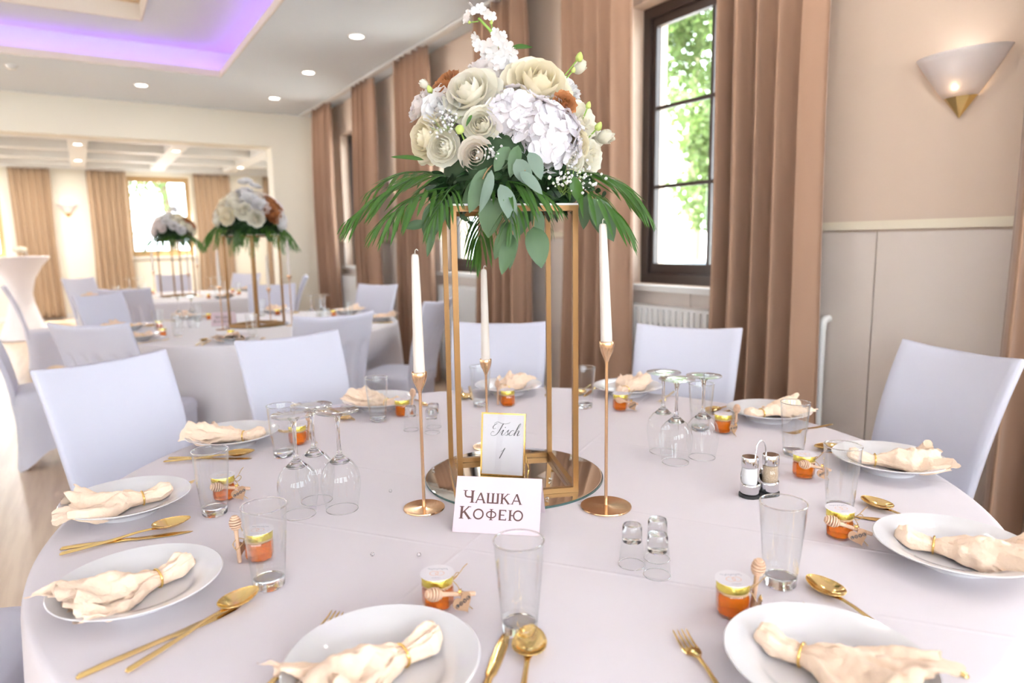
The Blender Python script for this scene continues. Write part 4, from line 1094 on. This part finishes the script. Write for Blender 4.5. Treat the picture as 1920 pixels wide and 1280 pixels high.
def flower_kind(name, m, layers, ruf=0, core=(.20, .72, 2.4)):
    pets = []
    for k, (n, rt, zt, half, curl) in enumerate(layers):
        pets.append((n, petal_mesh(name, m, rt, zt, half, curl, ruf*(.4+k/len(layers)), seed=k)))
    cb = core_bud(*core)
    rnd = random.Random(len(KINDS)+3); place = []
    for k, (n, pm) in enumerate(pets):
        for i in range(n): place.append((k, RZ(2*pi*(i+.5*k+rnd.uniform(-.12, .12))/n) @ RX(rnd.uniform(-.07, .07)) @ SC(1, 1, rnd.uniform(.94, 1.06))))
    join = B().add(cb.V, cb.F)
    for k, Mx in place: join.add(pets[k][1].V, pets[k][1].F, Mx)
    KINDS[name] = dict(core=cb.mesh('rose_heart', m, 180), pets=[p.mesh('petal', m, 180) for n, p in pets], place=place, join=join.mesh('rose_bloom', m, 180))
L_OPEN = [(3, .22, .86, 1.35, -.12), (3, .34, .86, 1.3, -.11), (4, .48, .82, 1.1, -.08), (4, .62, .74, 1.0, -.02), (5, .75, .60, .85, .08), (5, .90, .40, .80, .18), (5, 1.02, .16, .74, .22)]
L_FULL = [(4, .24, .70, 1.0, -.12), (5, .37, .69, .9, -.12), (6, .52, .66, .8, -.12), (7, .68, .58, .7, -.09), (7, .84, .45, .66, -.02), (6, .97, .24, .70, .08)]
L_LIS = [(3, .30, .80, 1.2, .02), (4, .52, .80, 1.0, .08), (5, .78, .70, .85, .16), (5, .98, .48, .80, .20)]
L_BUD = [(3, .34, 1.25, 1.3, -.16), (3, .46, 1.2, 1.2, -.10), (3, .52, 1.05, 1.1, .02)]
flower_kind('ivory_rose', M_rw, L_OPEN, .018, (.13, .78, 2.4)); flower_kind('cream_rose', M_ry, L_OPEN, .02, (.13, .78, 2.4)); flower_kind('ivory_full', M_rw, L_FULL, .025, (.16, .58, 2.4)); flower_kind('blush_full', M_rb, L_FULL, .025, (.16, .58, 2.4))
flower_kind('cream_full', M_ry, L_FULL, .025, (.16, .58, 2.4)); flower_kind('pink_lis', M_rp, L_LIS, .07); flower_kind('white_lis', M_stk, L_LIS, .06); flower_kind('ivory_lis', M_rw, L_LIS, .05); flower_kind('bud_lis', M_rw, L_BUD, .03); flower_kind('rust_lis', M_rust, L_LIS, .08)
def aim(p, d, s, spin=0):
    z = Vector(d).normalized(); q = z.to_track_quat('Z', 'Y'); return T(*p) @ q.to_matrix().to_4x4() @ RZ(spin) @ SC(s)
def bloom(parent, kind, p, d, s, spin=0, name='rose', split=True, label=None):
    K = KINDS[kind]; M = aim(p, d, s, spin)
    if not split: return put(name, K['join'], parent, M=M)
    o = put(name, K['core'], parent, M=M)
    if label: o['label'] = label
    for k, Mx in K['place']: put('petal', K['pets'][k], o, M=Mx)
    return o
def leaf_mesh(name, m, w_, fold=.12, curve=.12, tip=1.0, n=9):
    def fn(u, v):
        s = 2*u-1; wd = w_*.5*(sin(pi*v**.85)**.75)*(1-.12*v)*tip if v < 1 else 0
        return (s*wd, v, fold*abs(s)*wd*1.5-curve*v*v+.02*sin(5*v))
    return B().grid(fn, 5, n).mesh(name, m, 180)
LEAF = {'euc': [leaf_mesh('eucalyptus_leaf', M_euc, q) for q in (.28, .42, .6)], 'grey': [leaf_mesh('eucalyptus_leaf', M_eucg, q) for q in (.28, .42, .62)], 'green': [leaf_mesh('leaf', M_leafg, q) for q in (.16, .3, .45)]}
LFT = leaf_mesh('palm_leaflet', M_leafg, .095, .25, .16, n=10)
def dir_mat(p, d, nrm, s):
    y = Vector(d).normalized(); x = y.cross(Vector(nrm))
    if x.length < 1e-4: x = y.orthogonal()
    x.normalize(); z = x.cross(y)
    return Matrix(((x.x*s, y.x*s, z.x*s, p[0]), (x.y*s, y.y*s, z.y*s, p[1]), (x.z*s, y.z*s, z.z*s, p[2]), (0, 0, 0, 1)))
def frond_parts(path, n, L, rnd, droop=.5, spread=48, upv=Vector((0, 0, 1))):
    P = cr(path, 8); N = len(P)-1; out = []
    for k in range(n):
        t = .12+.88*k/(n-1); f = t*N; i = min(int(f), N-1); p = P[i].lerp(P[i+1], f-i); tan = (P[i+1]-P[i]).normalized()
        side = tan.cross(upv)
        if side.length < .1: side = tan.cross(Vector((1, 0, 0)))
        side.normalize(); ll = L*(sin(pi*(.14+.80*t))**.6)*rnd.uniform(.85, 1.1)*(1-.25*t)
        for s in (-1, 1):
            a = radians(spread*(1-.5*t)+rnd.uniform(-8, 8)); d = tan*cos(a)+side*s*sin(a)-Vector((0, 0, droop*rnd.uniform(.2, 1.3)))
            nn = Vector((0, 0, 1))+side*s*.3
            out.append(dir_mat(p, d, nn, ll))
    return P, out
def frond(parent, path, n, L, rnd, droop=.5, spread=48, split=True):
    P, ms = frond_parts(path, n, L, rnd, droop, spread)
    rach = B().tube(P, [.0026*(1-.8*i/len(P)) for i in range(len(P))], 5)
    if split:
        o = obj('palm_frond', rach, M_leafg, parent, 180)
        for M in ms: put('palm_leaflet', LFT, o, M=M)
    else:
        V = [tuple(v.co) for v in LFT.vertices]; F = [tuple(p.vertices) for p in LFT.polygons]
        for M in ms: rach.add(V, F, M)
        obj('palm_frond', rach, M_leafg, parent, 180)
def floret_mesh(name, m, n, w_, cup, ruf):
    b = B()
    for i in range(n):
        def fn(u, v, i=i):
            s = 2*u-1; wd = w_*sin(pi*(.10+.86*v)*.62)**.9*(1-.25*v**6*abs(s)); y = s*wd*.5; x = .06+.94*v*(1-.16*s*s)
            return (x, y, cup*v*v+.08*s*s*v+ruf*sin(6*s+i)*v*v)
        b.grid(fn, 5, 5, RZ(2*pi*i/n) @ RX(.12*((i % 2)*2-1)))
    b.lathe([(0, .06), (.05, .05), (.06, .0)], 6)
    return b.mesh(name, m, 180)
HYF = floret_mesh('floret', M_hyd, 4, 1.15, .12, .03); STF = floret_mesh('floret', M_stk, 5, .85, .18, .10); STP = floret_mesh('floret', M_rp, 5, .85, .2, .10)
def hydrangea(parent, p, d, rx, rz_, n, seed, split=True):
    rnd = random.Random(seed); d = Vector(d).normalized(); q = d.to_track_quat('Z', 'Y')
    core = B().lathe([(0, -.45), (.5, -.35), (.72, 0), (.55, .45), (.25, .68), (0, .72)], 12)
    o = put('hydrangea_head', core.mesh('hydrangea_head', M_hyd, 180), parent, M=T(*p) @ q.to_matrix().to_4x4() @ SC(rx, rx, rz_))
    for i in range(n):
        zz = 1-1.25*(i+.5)/n; a = i*2.39996; rr = sqrt(max(0, 1-zz*zz)); v = Vector((rr*cos(a), rr*sin(a), zz*.95))
        put('floret', HYF, o, M=aim(v*rnd.uniform(.80, .98), v+Vector((rnd.gauss(0, .22), rnd.gauss(0, .22), rnd.gauss(0, .2))), rnd.uniform(.30, .40), rnd.uniform(0, 6)))
    return o
O = Vector((scx, scy, STZ+STH+.004)); DEP = 1.529
TOC = -CF.copy(); TOC.z = 0; TOC.normalize()
def bq(px, py, c=0): return at_depth(px, py, DEP-c)-O
PXM = FPX/DEP
root = thing('floral_centrepiece', 'large bouquet of ivory roses, hydrangea and palm fronds on the near gold stand', 'bouquet', O, 0, 'tall floral centrepieces')
rnd = random.Random(21)
obj('floral_foam', B().lathe([(0, .0), (.10, .002), (.14, .05), (.135, .11), (.09, .17), (0, .20)], 20), M_foam, root)
ctr = bq(955, 290, -.02)
def out_dir(p, cam_w=.75, up=0.0):
    d = (p-ctr).normalized()+TOC*cam_w+Vector((0, 0, up)); return d.normalized()
BL = [('ivory_rose', 878, 168, 46, .14, .5, 'rose'), ('cream_rose', 1012, 150, 52, .13, .6, 'rose'), ('ivory_full', 901, 231, 31, .17, 1.6, 'rose'), ('blush_full', 891, 289, 29, .17, 1.6, 'rose'),
      ('ivory_full', 828, 276, 31, .14, 1.2, 'rose'), ('cream_rose', 795, 258, 38, .10, .5, 'rose'), ('pink_lis', 785, 197, 27, .06, .3, 'lisianthus'), ('white_lis', 824, 200, 35, .11, .8, 'lisianthus'),
      ('ivory_lis', 1088, 226, 32, .10, .6, 'lisianthus'), ('cream_full', 1082, 268, 29, .12, .9, 'rose'), ('ivory_full', 1070, 300, 27, .13, 1.2, 'rose'), ('ivory_lis', 1108, 296, 26, .08, .6, 'lisianthus'),
      ('white_lis', 1062, 160, 28, .06, .4, 'lisianthus'), ('pink_lis', 902, 122, 26, .06, .2, 'lisianthus'), ('white_lis', 960, 150, 30, .02, .4, 'lisianthus'),
      ('bud_lis', 1130, 258, 24, .06, .5, 'lisianthus'), ('bud_lis', 1084, 130, 20, .05, .5, 'lisianthus'), ('rust_lis', 834, 156, 27, .09, .3, 'dried_bloom'), ('rust_lis', 1060, 192, 19, .145, .7, 'dried_bloom'),
      ('bud_lis', 798, 160, 14, .06, .2, 'lisianthus'), ('ivory_rose', 846, 240, 24, .06, .6, 'rose'), ('white_lis', 950, 190, 30, .04, .5, 'lisianthus')]
for i, (kd, px, py, r, c, cw, nm) in enumerate(BL):
    p = bq(px, py, c-.03); d = out_dir(p, cw)
    bloom(root, kd, p-d*(r/PXM)*.45, d, r/PXM*1.05, i*1.3, nm)
# far side of the bouquet
for i in range(13):
    a = pi*(i+.5)/13; e = (.25, .75, 1.15)[i % 3]
    sd = Vector((-TOC.y, TOC.x, 0)); v = (-TOC*sin(a)+sd*cos(a))*cos(e*.9)+Vector((0, 0, sin(e*.9)))
    p = ctr+Vector((v.x*.19, v.y*.19, v.z*.17)); bloom(root, ('ivory_full', 'cream_full', 'white_lis', 'blush_full')[i % 4], p, v, .045, i, 'rose', split=False)
hydrangea(root, bq(965, 222, .10), out_dir(bq(965, 222, .10), 1.8), 54/PXM, 46/PXM, 40, 5)
hydrangea(root, bq(1020, 258, .10), out_dir(bq(1020, 258, .10), 1.6), 66/PXM, 56/PXM, 54, 6)
# stock spikes
def stock(path, fl, seed, mix=.25):
    rn = random.Random(seed); P = cr(path, 6); o = obj('stock_spike', B().tube(P, .0035, 6), M_stem, root, 180)
    for (px, py, r, c) in fl:
        p = bq(px, py, c); dv = Vector((rn.gauss(0, .5), rn.gauss(0, .5), rn.gauss(0, .4)))+TOC*.9+(p-bq(932, py, -.02)).normalized()*.6
        put('floret', STP if rn.random() < mix else STF, o, M=aim(p, dv, r/PXM, rn.uniform(0, 6)))
stock([bq(938, 215, .05), bq(936, 150, .04), bq(932, 100, .02), bq(928, 70, .0), bq(905, 42, 0), bq(897, 34, 0)],
      [(915, 88, 16, .04), (935, 75, 15, .04), (950, 88, 14, .03), (925, 100, 17, .05), (945, 105, 15, .04), (912, 108, 14, .03), (935, 120, 16, .06), (950, 125, 14, .05), (925, 132, 15, .06), (945, 140, 15, .05), (893, 72, 13, 0), (898, 86, 13, .01), (930, 62, 11, .02), (942, 67, 10, .01),
       (878, 30, 12, 0), (884, 8, 8, 0), (890, 22, 11, .01), (902, 16, 11, .01), (915, 27, 11, .01), (922, 31, 10, 0), (875, 38, 9, 0), (960, 118, 15, .01), (970, 130, 16, .0), (958, 160, 17, .05), (972, 170, 15, .05), (940, 160, 14, .06), (962, 100, 11, -.01), (918, 120, 14, -.02), (940, 92, 15, -.03), (930, 110, 15, -.04)], 4)
obj('flower_stem', B().tube(cr([bq(937, 205, .1), bq(936, 185, .1), bq(936, 160, .09)], 4), .0042, 6), M_stem, root)
# buds with stems
budm = B().lathe([(0, 0), (.35, .1), (.48, .45), (.35, .85), (.12, 1.15), (0, 1.2)], 10).mesh('green_bud', M_bud, 180)
for px, py, r, d2, c, base in [(1086, 108, 15, (.25, 1), .05, (1052, 150)), (1103, 198, 11, (.3, 1), .08, (1090, 230)), (1122, 238, 14, (.3, .6), .07, (1100, 262)), (862, 243, 17, (0, -.2), .15, (870, 262)), (806, 168, 12, (-.4, 1), .06, (820, 195)), (1075, 132, 9, (.2, .8), .05, (1050, 160)), (880, 42, 6, (-.3, .8), 0, (897, 40)), (921, 42, 7, (.2, .8), 0, (925, 68))]:
    p = bq(px, py, c); d = CR*d2[0]+CU*d2[1]+TOC*.2
    o_ = put('green_bud', budm, root, M=aim(p-d.normalized()*r/PXM*.5, d, r/PXM))
    obj('bud_stem', B().tube([bq(base[0], base[1], c-.01), p], .0016, 5), M_stem, root)
# palm fronds
FR = [([(858, 332, .05), (790, 330, .07), (715, 365, .09), (650, 414, .10)], 12, .15, .30), ([(850, 350, .07), (800, 360, .12), (750, 390, .15), (700, 430, .16)], 10, .13, .32), ([(860, 340, .02), (800, 322, -.02), (740, 330, -.06), (690, 360, -.08)], 10, .13, .28),
      ([(1050, 330, .05), (1110, 325, .07), (1170, 350, .08), (1215, 402, .08)], 12, .145, .30), ([(1050, 345, .08), (1105, 360, .13), (1150, 395, .15), (1180, 430, .15)], 10, .13, .32), ([(1050, 335, -.02), (1110, 325, -.08), (1160, 345, -.1), (1200, 385, -.1)], 10, .13, .28),
      ([(915, 345, .10), (955, 340, .15), (1000, 355, .18), (1045, 385, .20)], 11, .12, .4), ([(985, 345, .12), (975, 365, .17), (960, 400, .20), (955, 430, .20)], 10, .10, .35), ([(905, 380, -.04), (903, 410, -.05), (900, 450, -.06), (895, 475, -.06)], 13, .12, .2),
      ([(860, 345, .10), (840, 360, .15), (820, 395, .17), (800, 430, .17)], 12, .10, .4)]
for path, n, L, dr in FR: frond(root, [bq(*q) for q in path], n, L, rnd, dr)
sd = Vector((-TOC.y, TOC.x, 0))
for k in range(4):
    a = radians(25+43*k); v = -TOC*sin(a)+sd*cos(a)
    frond(root, [v*.08+Vector((0, 0, .05)), v*.17+Vector((0, 0, .07)), v*.27+Vector((0, 0, .02)), v*.34+Vector((0, 0, -.06))], 12, .09, rnd, .4, split=False)
# eucalyptus sprigs: leaf = (px, py of the base, length px, image angle, depth, kind, width index)
def sprig(stem, leaves, mstem=M_twig):
    o = obj('eucalyptus_sprig', B().tube(cr([bq(*q) for q in stem], 5), .0015, 5), mstem, root, 180)
    for px, py, L, ang, c, kd, wi in leaves:
        a = radians(ang); d = CR*cos(a)+CU*sin(a)+TOC*rnd.uniform(-.15, .25); n = TOC+CR*rnd.uniform(-.5, .5)+CU*rnd.uniform(-.1, .5)
        put('eucalyptus_leaf', LEAF[kd][wi], o, M=dir_mat(bq(px, py, c), d, n, L/PXM))
sprig([(935, 300, .10), (915, 318, .17), (905, 335, .19)], [(912, 315, 80, -110, .17, 'euc', 1), (922, 318, 72, -103, .19, 'grey', 0), (938, 345, 72, -68, .20, 'grey', 1), (902, 330, 60, -120, .15, 'euc', 1), (925, 340, 50, -140, .14, 'euc', 0)])
sprig([(960, 290, .12), (970, 300, .17), (985, 320, .19)], [(955, 275, 48, -120, .17, 'euc', 2), (972, 272, 55, -105, .18, 'euc', 1), (968, 298, 50, -62, .19, 'grey', 2), (992, 285, 50, -62, .18, 'grey', 2), (975, 322, 52, -42, .20, 'grey', 1), (940, 280, 40, -80, .15, 'euc', 2)])
sprig([(940, 350, .10), (945, 385, .15), (955, 415, .16), (962, 440, .16)], [(925, 365, 72, -98, .16, 'euc', 2), (955, 425, 60, -118, .17, 'euc', 1), (962, 440, 70, -108, .17, 'euc', 1), (962, 418, 78, -92, .16, 'euc', 0), (950, 412, 60, -95, .14, 'euc', 1), (945, 370, 55, -75, .14, 'euc', 1), (950, 375, 55, -60, .12, 'euc', 1)])
sprig([(1000, 355, .08), (1002, 395, .12), (1000, 425, .13)], [(1000, 425, 72, -78, .14, 'euc', 2), (1000, 385, 62, -75, .12, 'euc', 1), (1010, 395, 70, -88, .08, 'euc', 0), (990, 385, 55, -105, .1, 'euc', 1)])
sprig([(1060, 340, .08), (1095, 355, .13), (1112, 372, .14)], [(1108, 372, 82, -58, .15, 'euc', 2), (1110, 370, 72, -75, .12, 'euc', 1), (1075, 330, 50, -75, .16, 'green', 2), (1100, 365, 60, -95, .1, 'euc', 1)])
sprig([(860, 345, .08), (835, 370, .12), (822, 385, .13)], [(828, 375, 68, -115, .14, 'euc', 2), (820, 385, 58, -98, .10, 'euc', 1), (800, 418, 42, 190, .12, 'euc', 1), (815, 430, 50, -108, .10, 'euc', 0), (850, 365, 60, -100, .12, 'euc', 1)])
for px, py, L, ang, c, kd, wi in [(958, 90, 42, 8, -.01, 'green', 1), (962, 176, 26, 8, .12, 'green', 2), (935, 150, 26, -75, .10, 'green', 2), (795, 300, 62, 170, .08, 'green', 0), (885, 215, 22, -120, .16, 'green', 1)]:
    a = radians(ang); put('leaf', LEAF[kd][wi], root, M=dir_mat(bq(px, py, c), CR*cos(a)+CU*sin(a), TOC+CU*.5, L/PXM))
# dark filler greenery below the blooms
b = B(); V0 = [tuple(v.co) for v in LEAF['green'][2].vertices]; F0 = [tuple(p.vertices) for p in LEAF['green'][2].polygons]
for i in range(330):
    a = rnd.uniform(0, 2*pi); e = rnd.uniform(-.45, .25); v = Vector((cos(a)*cos(e), sin(a)*cos(e), sin(e))); p = Vector((v.x*.135, v.y*.135, .045+v.z*.10))
    d = v+Vector((rnd.gauss(0, .5), rnd.gauss(0, .5), rnd.gauss(-.2, .5))); b.add(V0, F0, dir_mat(p, d, v+Vector((0, 0, .3)), rnd.uniform(.03, .055)))
for (x0_, y0_) in ((835, 370), (1085, 350)):
    for i in range(60):
        p = bq(x0_+rnd.gauss(0, 18), y0_+rnd.gauss(0, 20), .06+rnd.gauss(0, .03)); b.add(V0, F0, dir_mat(p, Vector((rnd.gauss(0, 1), rnd.gauss(0, 1), rnd.gauss(-.3, .6))), TOC, rnd.uniform(.018, .03)))
tag(obj('filler_greenery', b, M_leafd, root, 180), kind='stuff')
b = B()
for (x0_, y0_, c0_, sp) in ((832, 235, .13, 14), (840, 222, .13, 10), (1070, 330, .15, 22), (1095, 340, .13, 16), (925, 290, .16, 10), (1050, 340, .17, 14), (900, 370, .14, 14)):
    for i in range(26):
        p = bq(x0_+rnd.gauss(0, sp), y0_+rnd.gauss(0, sp*.8), c0_+rnd.gauss(0, .012)); s = rnd.uniform(.0018, .0042)
        b.lathe([(0, -s), (s*.8, -s*.5), (s, 0), (s*.8, s*.5), (0, s)], 6, T(*p))
tag(obj('gypsophila', b, M_stk, root, 180), kind='stuff')
b = B()
for (x0_, y0_, c0_) in ((836, 232, .12), (1075, 332, .14), (1055, 342, .16)):
    for i in range(16): b.tube([bq(x0_+rnd.gauss(0, 4), y0_+20+rnd.gauss(0, 4), c0_-.02), bq(x0_+rnd.gauss(0, 16), y0_+rnd.gauss(0, 12), c0_)], .0005, 4)
tag(obj('gypsophila_stems', b, M_stem, root, 180), kind='stuff')

# simpler bouquets of the far tables
def far_bouquet(label, p, scale, seed, rust):
    rn = random.Random(seed); r = thing('floral_centrepiece', label, 'bouquet', p, seed*.9, 'tall floral centrepieces'); r.scale = (scale,)*3
    obj('floral_foam', B().lathe([(0, .0), (.10, .002), (.14, .05), (.135, .11), (.09, .17), (0, .20)], 16), M_foam, r)
    kinds = ['ivory_full', 'white_lis', 'pink_lis', 'cream_rose', 'blush_full', 'white_lis', 'ivory_rose', 'pink_lis']
    N = 34
    for i in range(N):
        z = 1-.98*(i+.5)/N; a = i*2.39996; q = sqrt(1-z*z); v = Vector((q*cos(a), q*sin(a), z))
        kd = kinds[i % 8]
        if i in rust: kd = 'rust_lis'
        s = rn.uniform(.042, .058); pp_ = Vector((v.x*.185, v.y*.185, .075+v.z*.17))
        bloom(r, kd, pp_, v, s, i, 'dried_bloom' if kd == 'rust_lis' else 'rose', split=False)
    for k in range(3):
        a = seed+k*2.1; put('stock_spike', KINDS['white_lis']['join'], r, M=aim((.04*cos(a), .04*sin(a), .26+.03*k), (cos(a)*.3, sin(a)*.3, 1), .04))
    for k in range(11):
        a = 2*pi*k/11+rn.uniform(-.2, .2); v = Vector((cos(a), sin(a), 0)); h = rn.uniform(-.02, .03)
        frond(r, [v*.06+Vector((0, 0, .05)), v*.15+Vector((0, 0, .05+h)), v*.24+Vector((0, 0, -.01+h)), v*.30+Vector((0, 0, -.10+h))], 12, .13, rn, .6, split=False)
    for k in range(9):
        a = 2*pi*k/9; put('eucalyptus_leaf', LEAF['euc'][1+k % 2], r, M=dir_mat((.12*cos(a), .12*sin(a), .02), (cos(a)*.5, sin(a)*.5, -1), (cos(a), sin(a), .3), rn.uniform(.07, .11)))
    b = B()
    for i in range(160):
        a = rn.uniform(0, 2*pi); e = rn.uniform(-.3, .6); v = Vector((cos(a)*cos(e), sin(a)*cos(e), sin(e))); pp_ = Vector((v.x*.15, v.y*.15, .05+v.z*.1))
        b.add(V0, F0, dir_mat(pp_, v+Vector((rn.gauss(0, .5), rn.gauss(0, .5), -.3)), v+Vector((0, 0, .3)), rn.uniform(.04, .07)))
    tag(obj('filler_greenery', b, M_leafd, r, 180), kind='stuff')

# ================================================================== FAR TABLES
def dress(i, word_, rz, nseat, full):
    x, y, R = TABLES[i]
    r = thing('mirror_tray', 'round mirror disc on the '+word_, 'mirror', (x, y, TZ))
    obj('mirror_face', B().lathe([(0, .0058), (.2145, .0050)], 64), M_mirror, r); obj('glass_edge', B().lathe([(.2145, .0049), (.2156, .0042), (.2150, .0002), (0, .0002)], 64), M_mirror_edge, r)
    flower_stand('tall gold frame flower stand on the '+word_, x, y, rz, STZ, STH)
    vr = Vector((CR.x, CR.y)).normalized(); vf = Vector((CF.x, CF.y)).normalized()
    words = ['near side', 'near right', 'right side', 'far right', 'far side', 'far left', 'left side', 'near left']
    for k in range(8):
        a = 2*pi*k/8+.2; d = -vf*cos(a)+vr*sin(a); p = Vector((x, y))+d*.86; wd = 'at the '+words[k]+' of the '+word_
        if not full and k in (0, 4): continue
        tag(put('deep_plate', PLATE, None, (p.x, p.y, TZ+.0003)), 'white plate '+wd, 'plate', 'plates on the far tables')
        napkin('peach napkin on the plate '+wd, p.x-d.x*.03, p.y-d.y*.03, atan2(d.y, d.x), k % 4, 'napkins on the far tables')
        rt = Vector((-d.y, d.x)); q = p-d*.22+rt*.07
        tumbler('blurred tumbler '+wd, q.x, q.y, 'tumblers on the far tables', True)
        q = p-d*.19-rt*.05
        jr_ = thing('honey_jar', 'blurred honey jar '+wd, 'honey jar', (q.x, q.y, TZ+.0003), k, 'honey jars on the far tables')
        put('glass_body', JAR[0], jr_); put('honey', JAR[1], jr_); put('lid', JAR[2], jr_)
        if full:
            q = p-d*.10+rt*.15*(-1); u_ = atan2(-d.y, -d.x); q2 = Vector((p.x, p.y))+d*.10-rt*.155
            knife('gold knife '+wd, q2.x, q2.y, u_, 'gold cutlery on the far tables')
            q2 = Vector((p.x, p.y))+d*.10-rt*.185; spoon('gold spoon '+wd, q2.x, q2.y, u_, 'gold cutlery on the far tables')
            q2 = Vector((p.x, p.y))+d*.10+rt*.155; fork('gold fork '+wd, q2.x, q2.y, u_, 'gold cutlery on the far tables')
    for nm, s in (('left', -1), ('right', 1)):
        c = Vector((x, y))+vr*s*.47-vf*.06
        for j, (dx, dy, w3) in enumerate(((-.05, -.02, 'leftmost'), (.05, -.03, 'rightmost'), (0, .06, 'rear'))):
            q = c+vr*dx+vf*dy; wine('%s of the upturned wine glasses at the %s of the %s' % (w3, nm, word_), q.x, q.y, 'wine glasses on the far tables')
    for j, (a, c_, t_, nm) in enumerate(((-.15, .30, .545, 'left'), (.27, .36, .60, 'right'), (.0, .25, .495, 'rear'))):
        q = Vector((x, y))+vr*a+vf*(-.24, -.06, .27)[j]
        candlestick('gold candlestick at the %s of the mirror on the %s' % (nm, word_), 'ivory candle at the %s of the stand on the %s' % (nm, word_), q.x, q.y, c_, t_, .045)
    return vr, vf
vr, vf = dress(1, 'second table', .62, 8, True)
far_bouquet('blurred bouquet with rust blooms on the second table\'s gold stand', (TABLES[1][0], TABLES[1][1], STZ+STH+.004), 1.12, 2, (12, 20, 25))
q0 = on_z(396, 612, TZ); q1 = on_z(436, 610, TZ); v = (q1-q0).normalized()*.165
tc_, fp_, wd_, sl_ = tent_card('blurred pink place card lettered in brown on the second table', (q0.x, q0.y), (q0.x+v.x, q0.y+v.y), .11, .095)
L = B(); b = B(); e1 = word(b, 'ЧАШКА', 0, 0, .0245, .0205, .0006, .12); L.add(b.V, b.F, T(.022, .058, 0) @ SC(.118/e1, 1, 1))
b = B(); e2 = word(b, 'КОФЕЮ', 0, 0, .0245, .0205, .0006, .12); L.add(b.V, b.F, T(.018, .026, 0) @ SC(.120/e2, 1, 1)); obj('lettering', L, M_ink, fp_, 0)
dress(2, 'farthest table', .9, 8, False)
far_bouquet('small blurred bouquet on the farthest table\'s gold stand', (TABLES[2][0], TABLES[2][1], STZ+STH+.004), 1.10, 5, (11, 19))
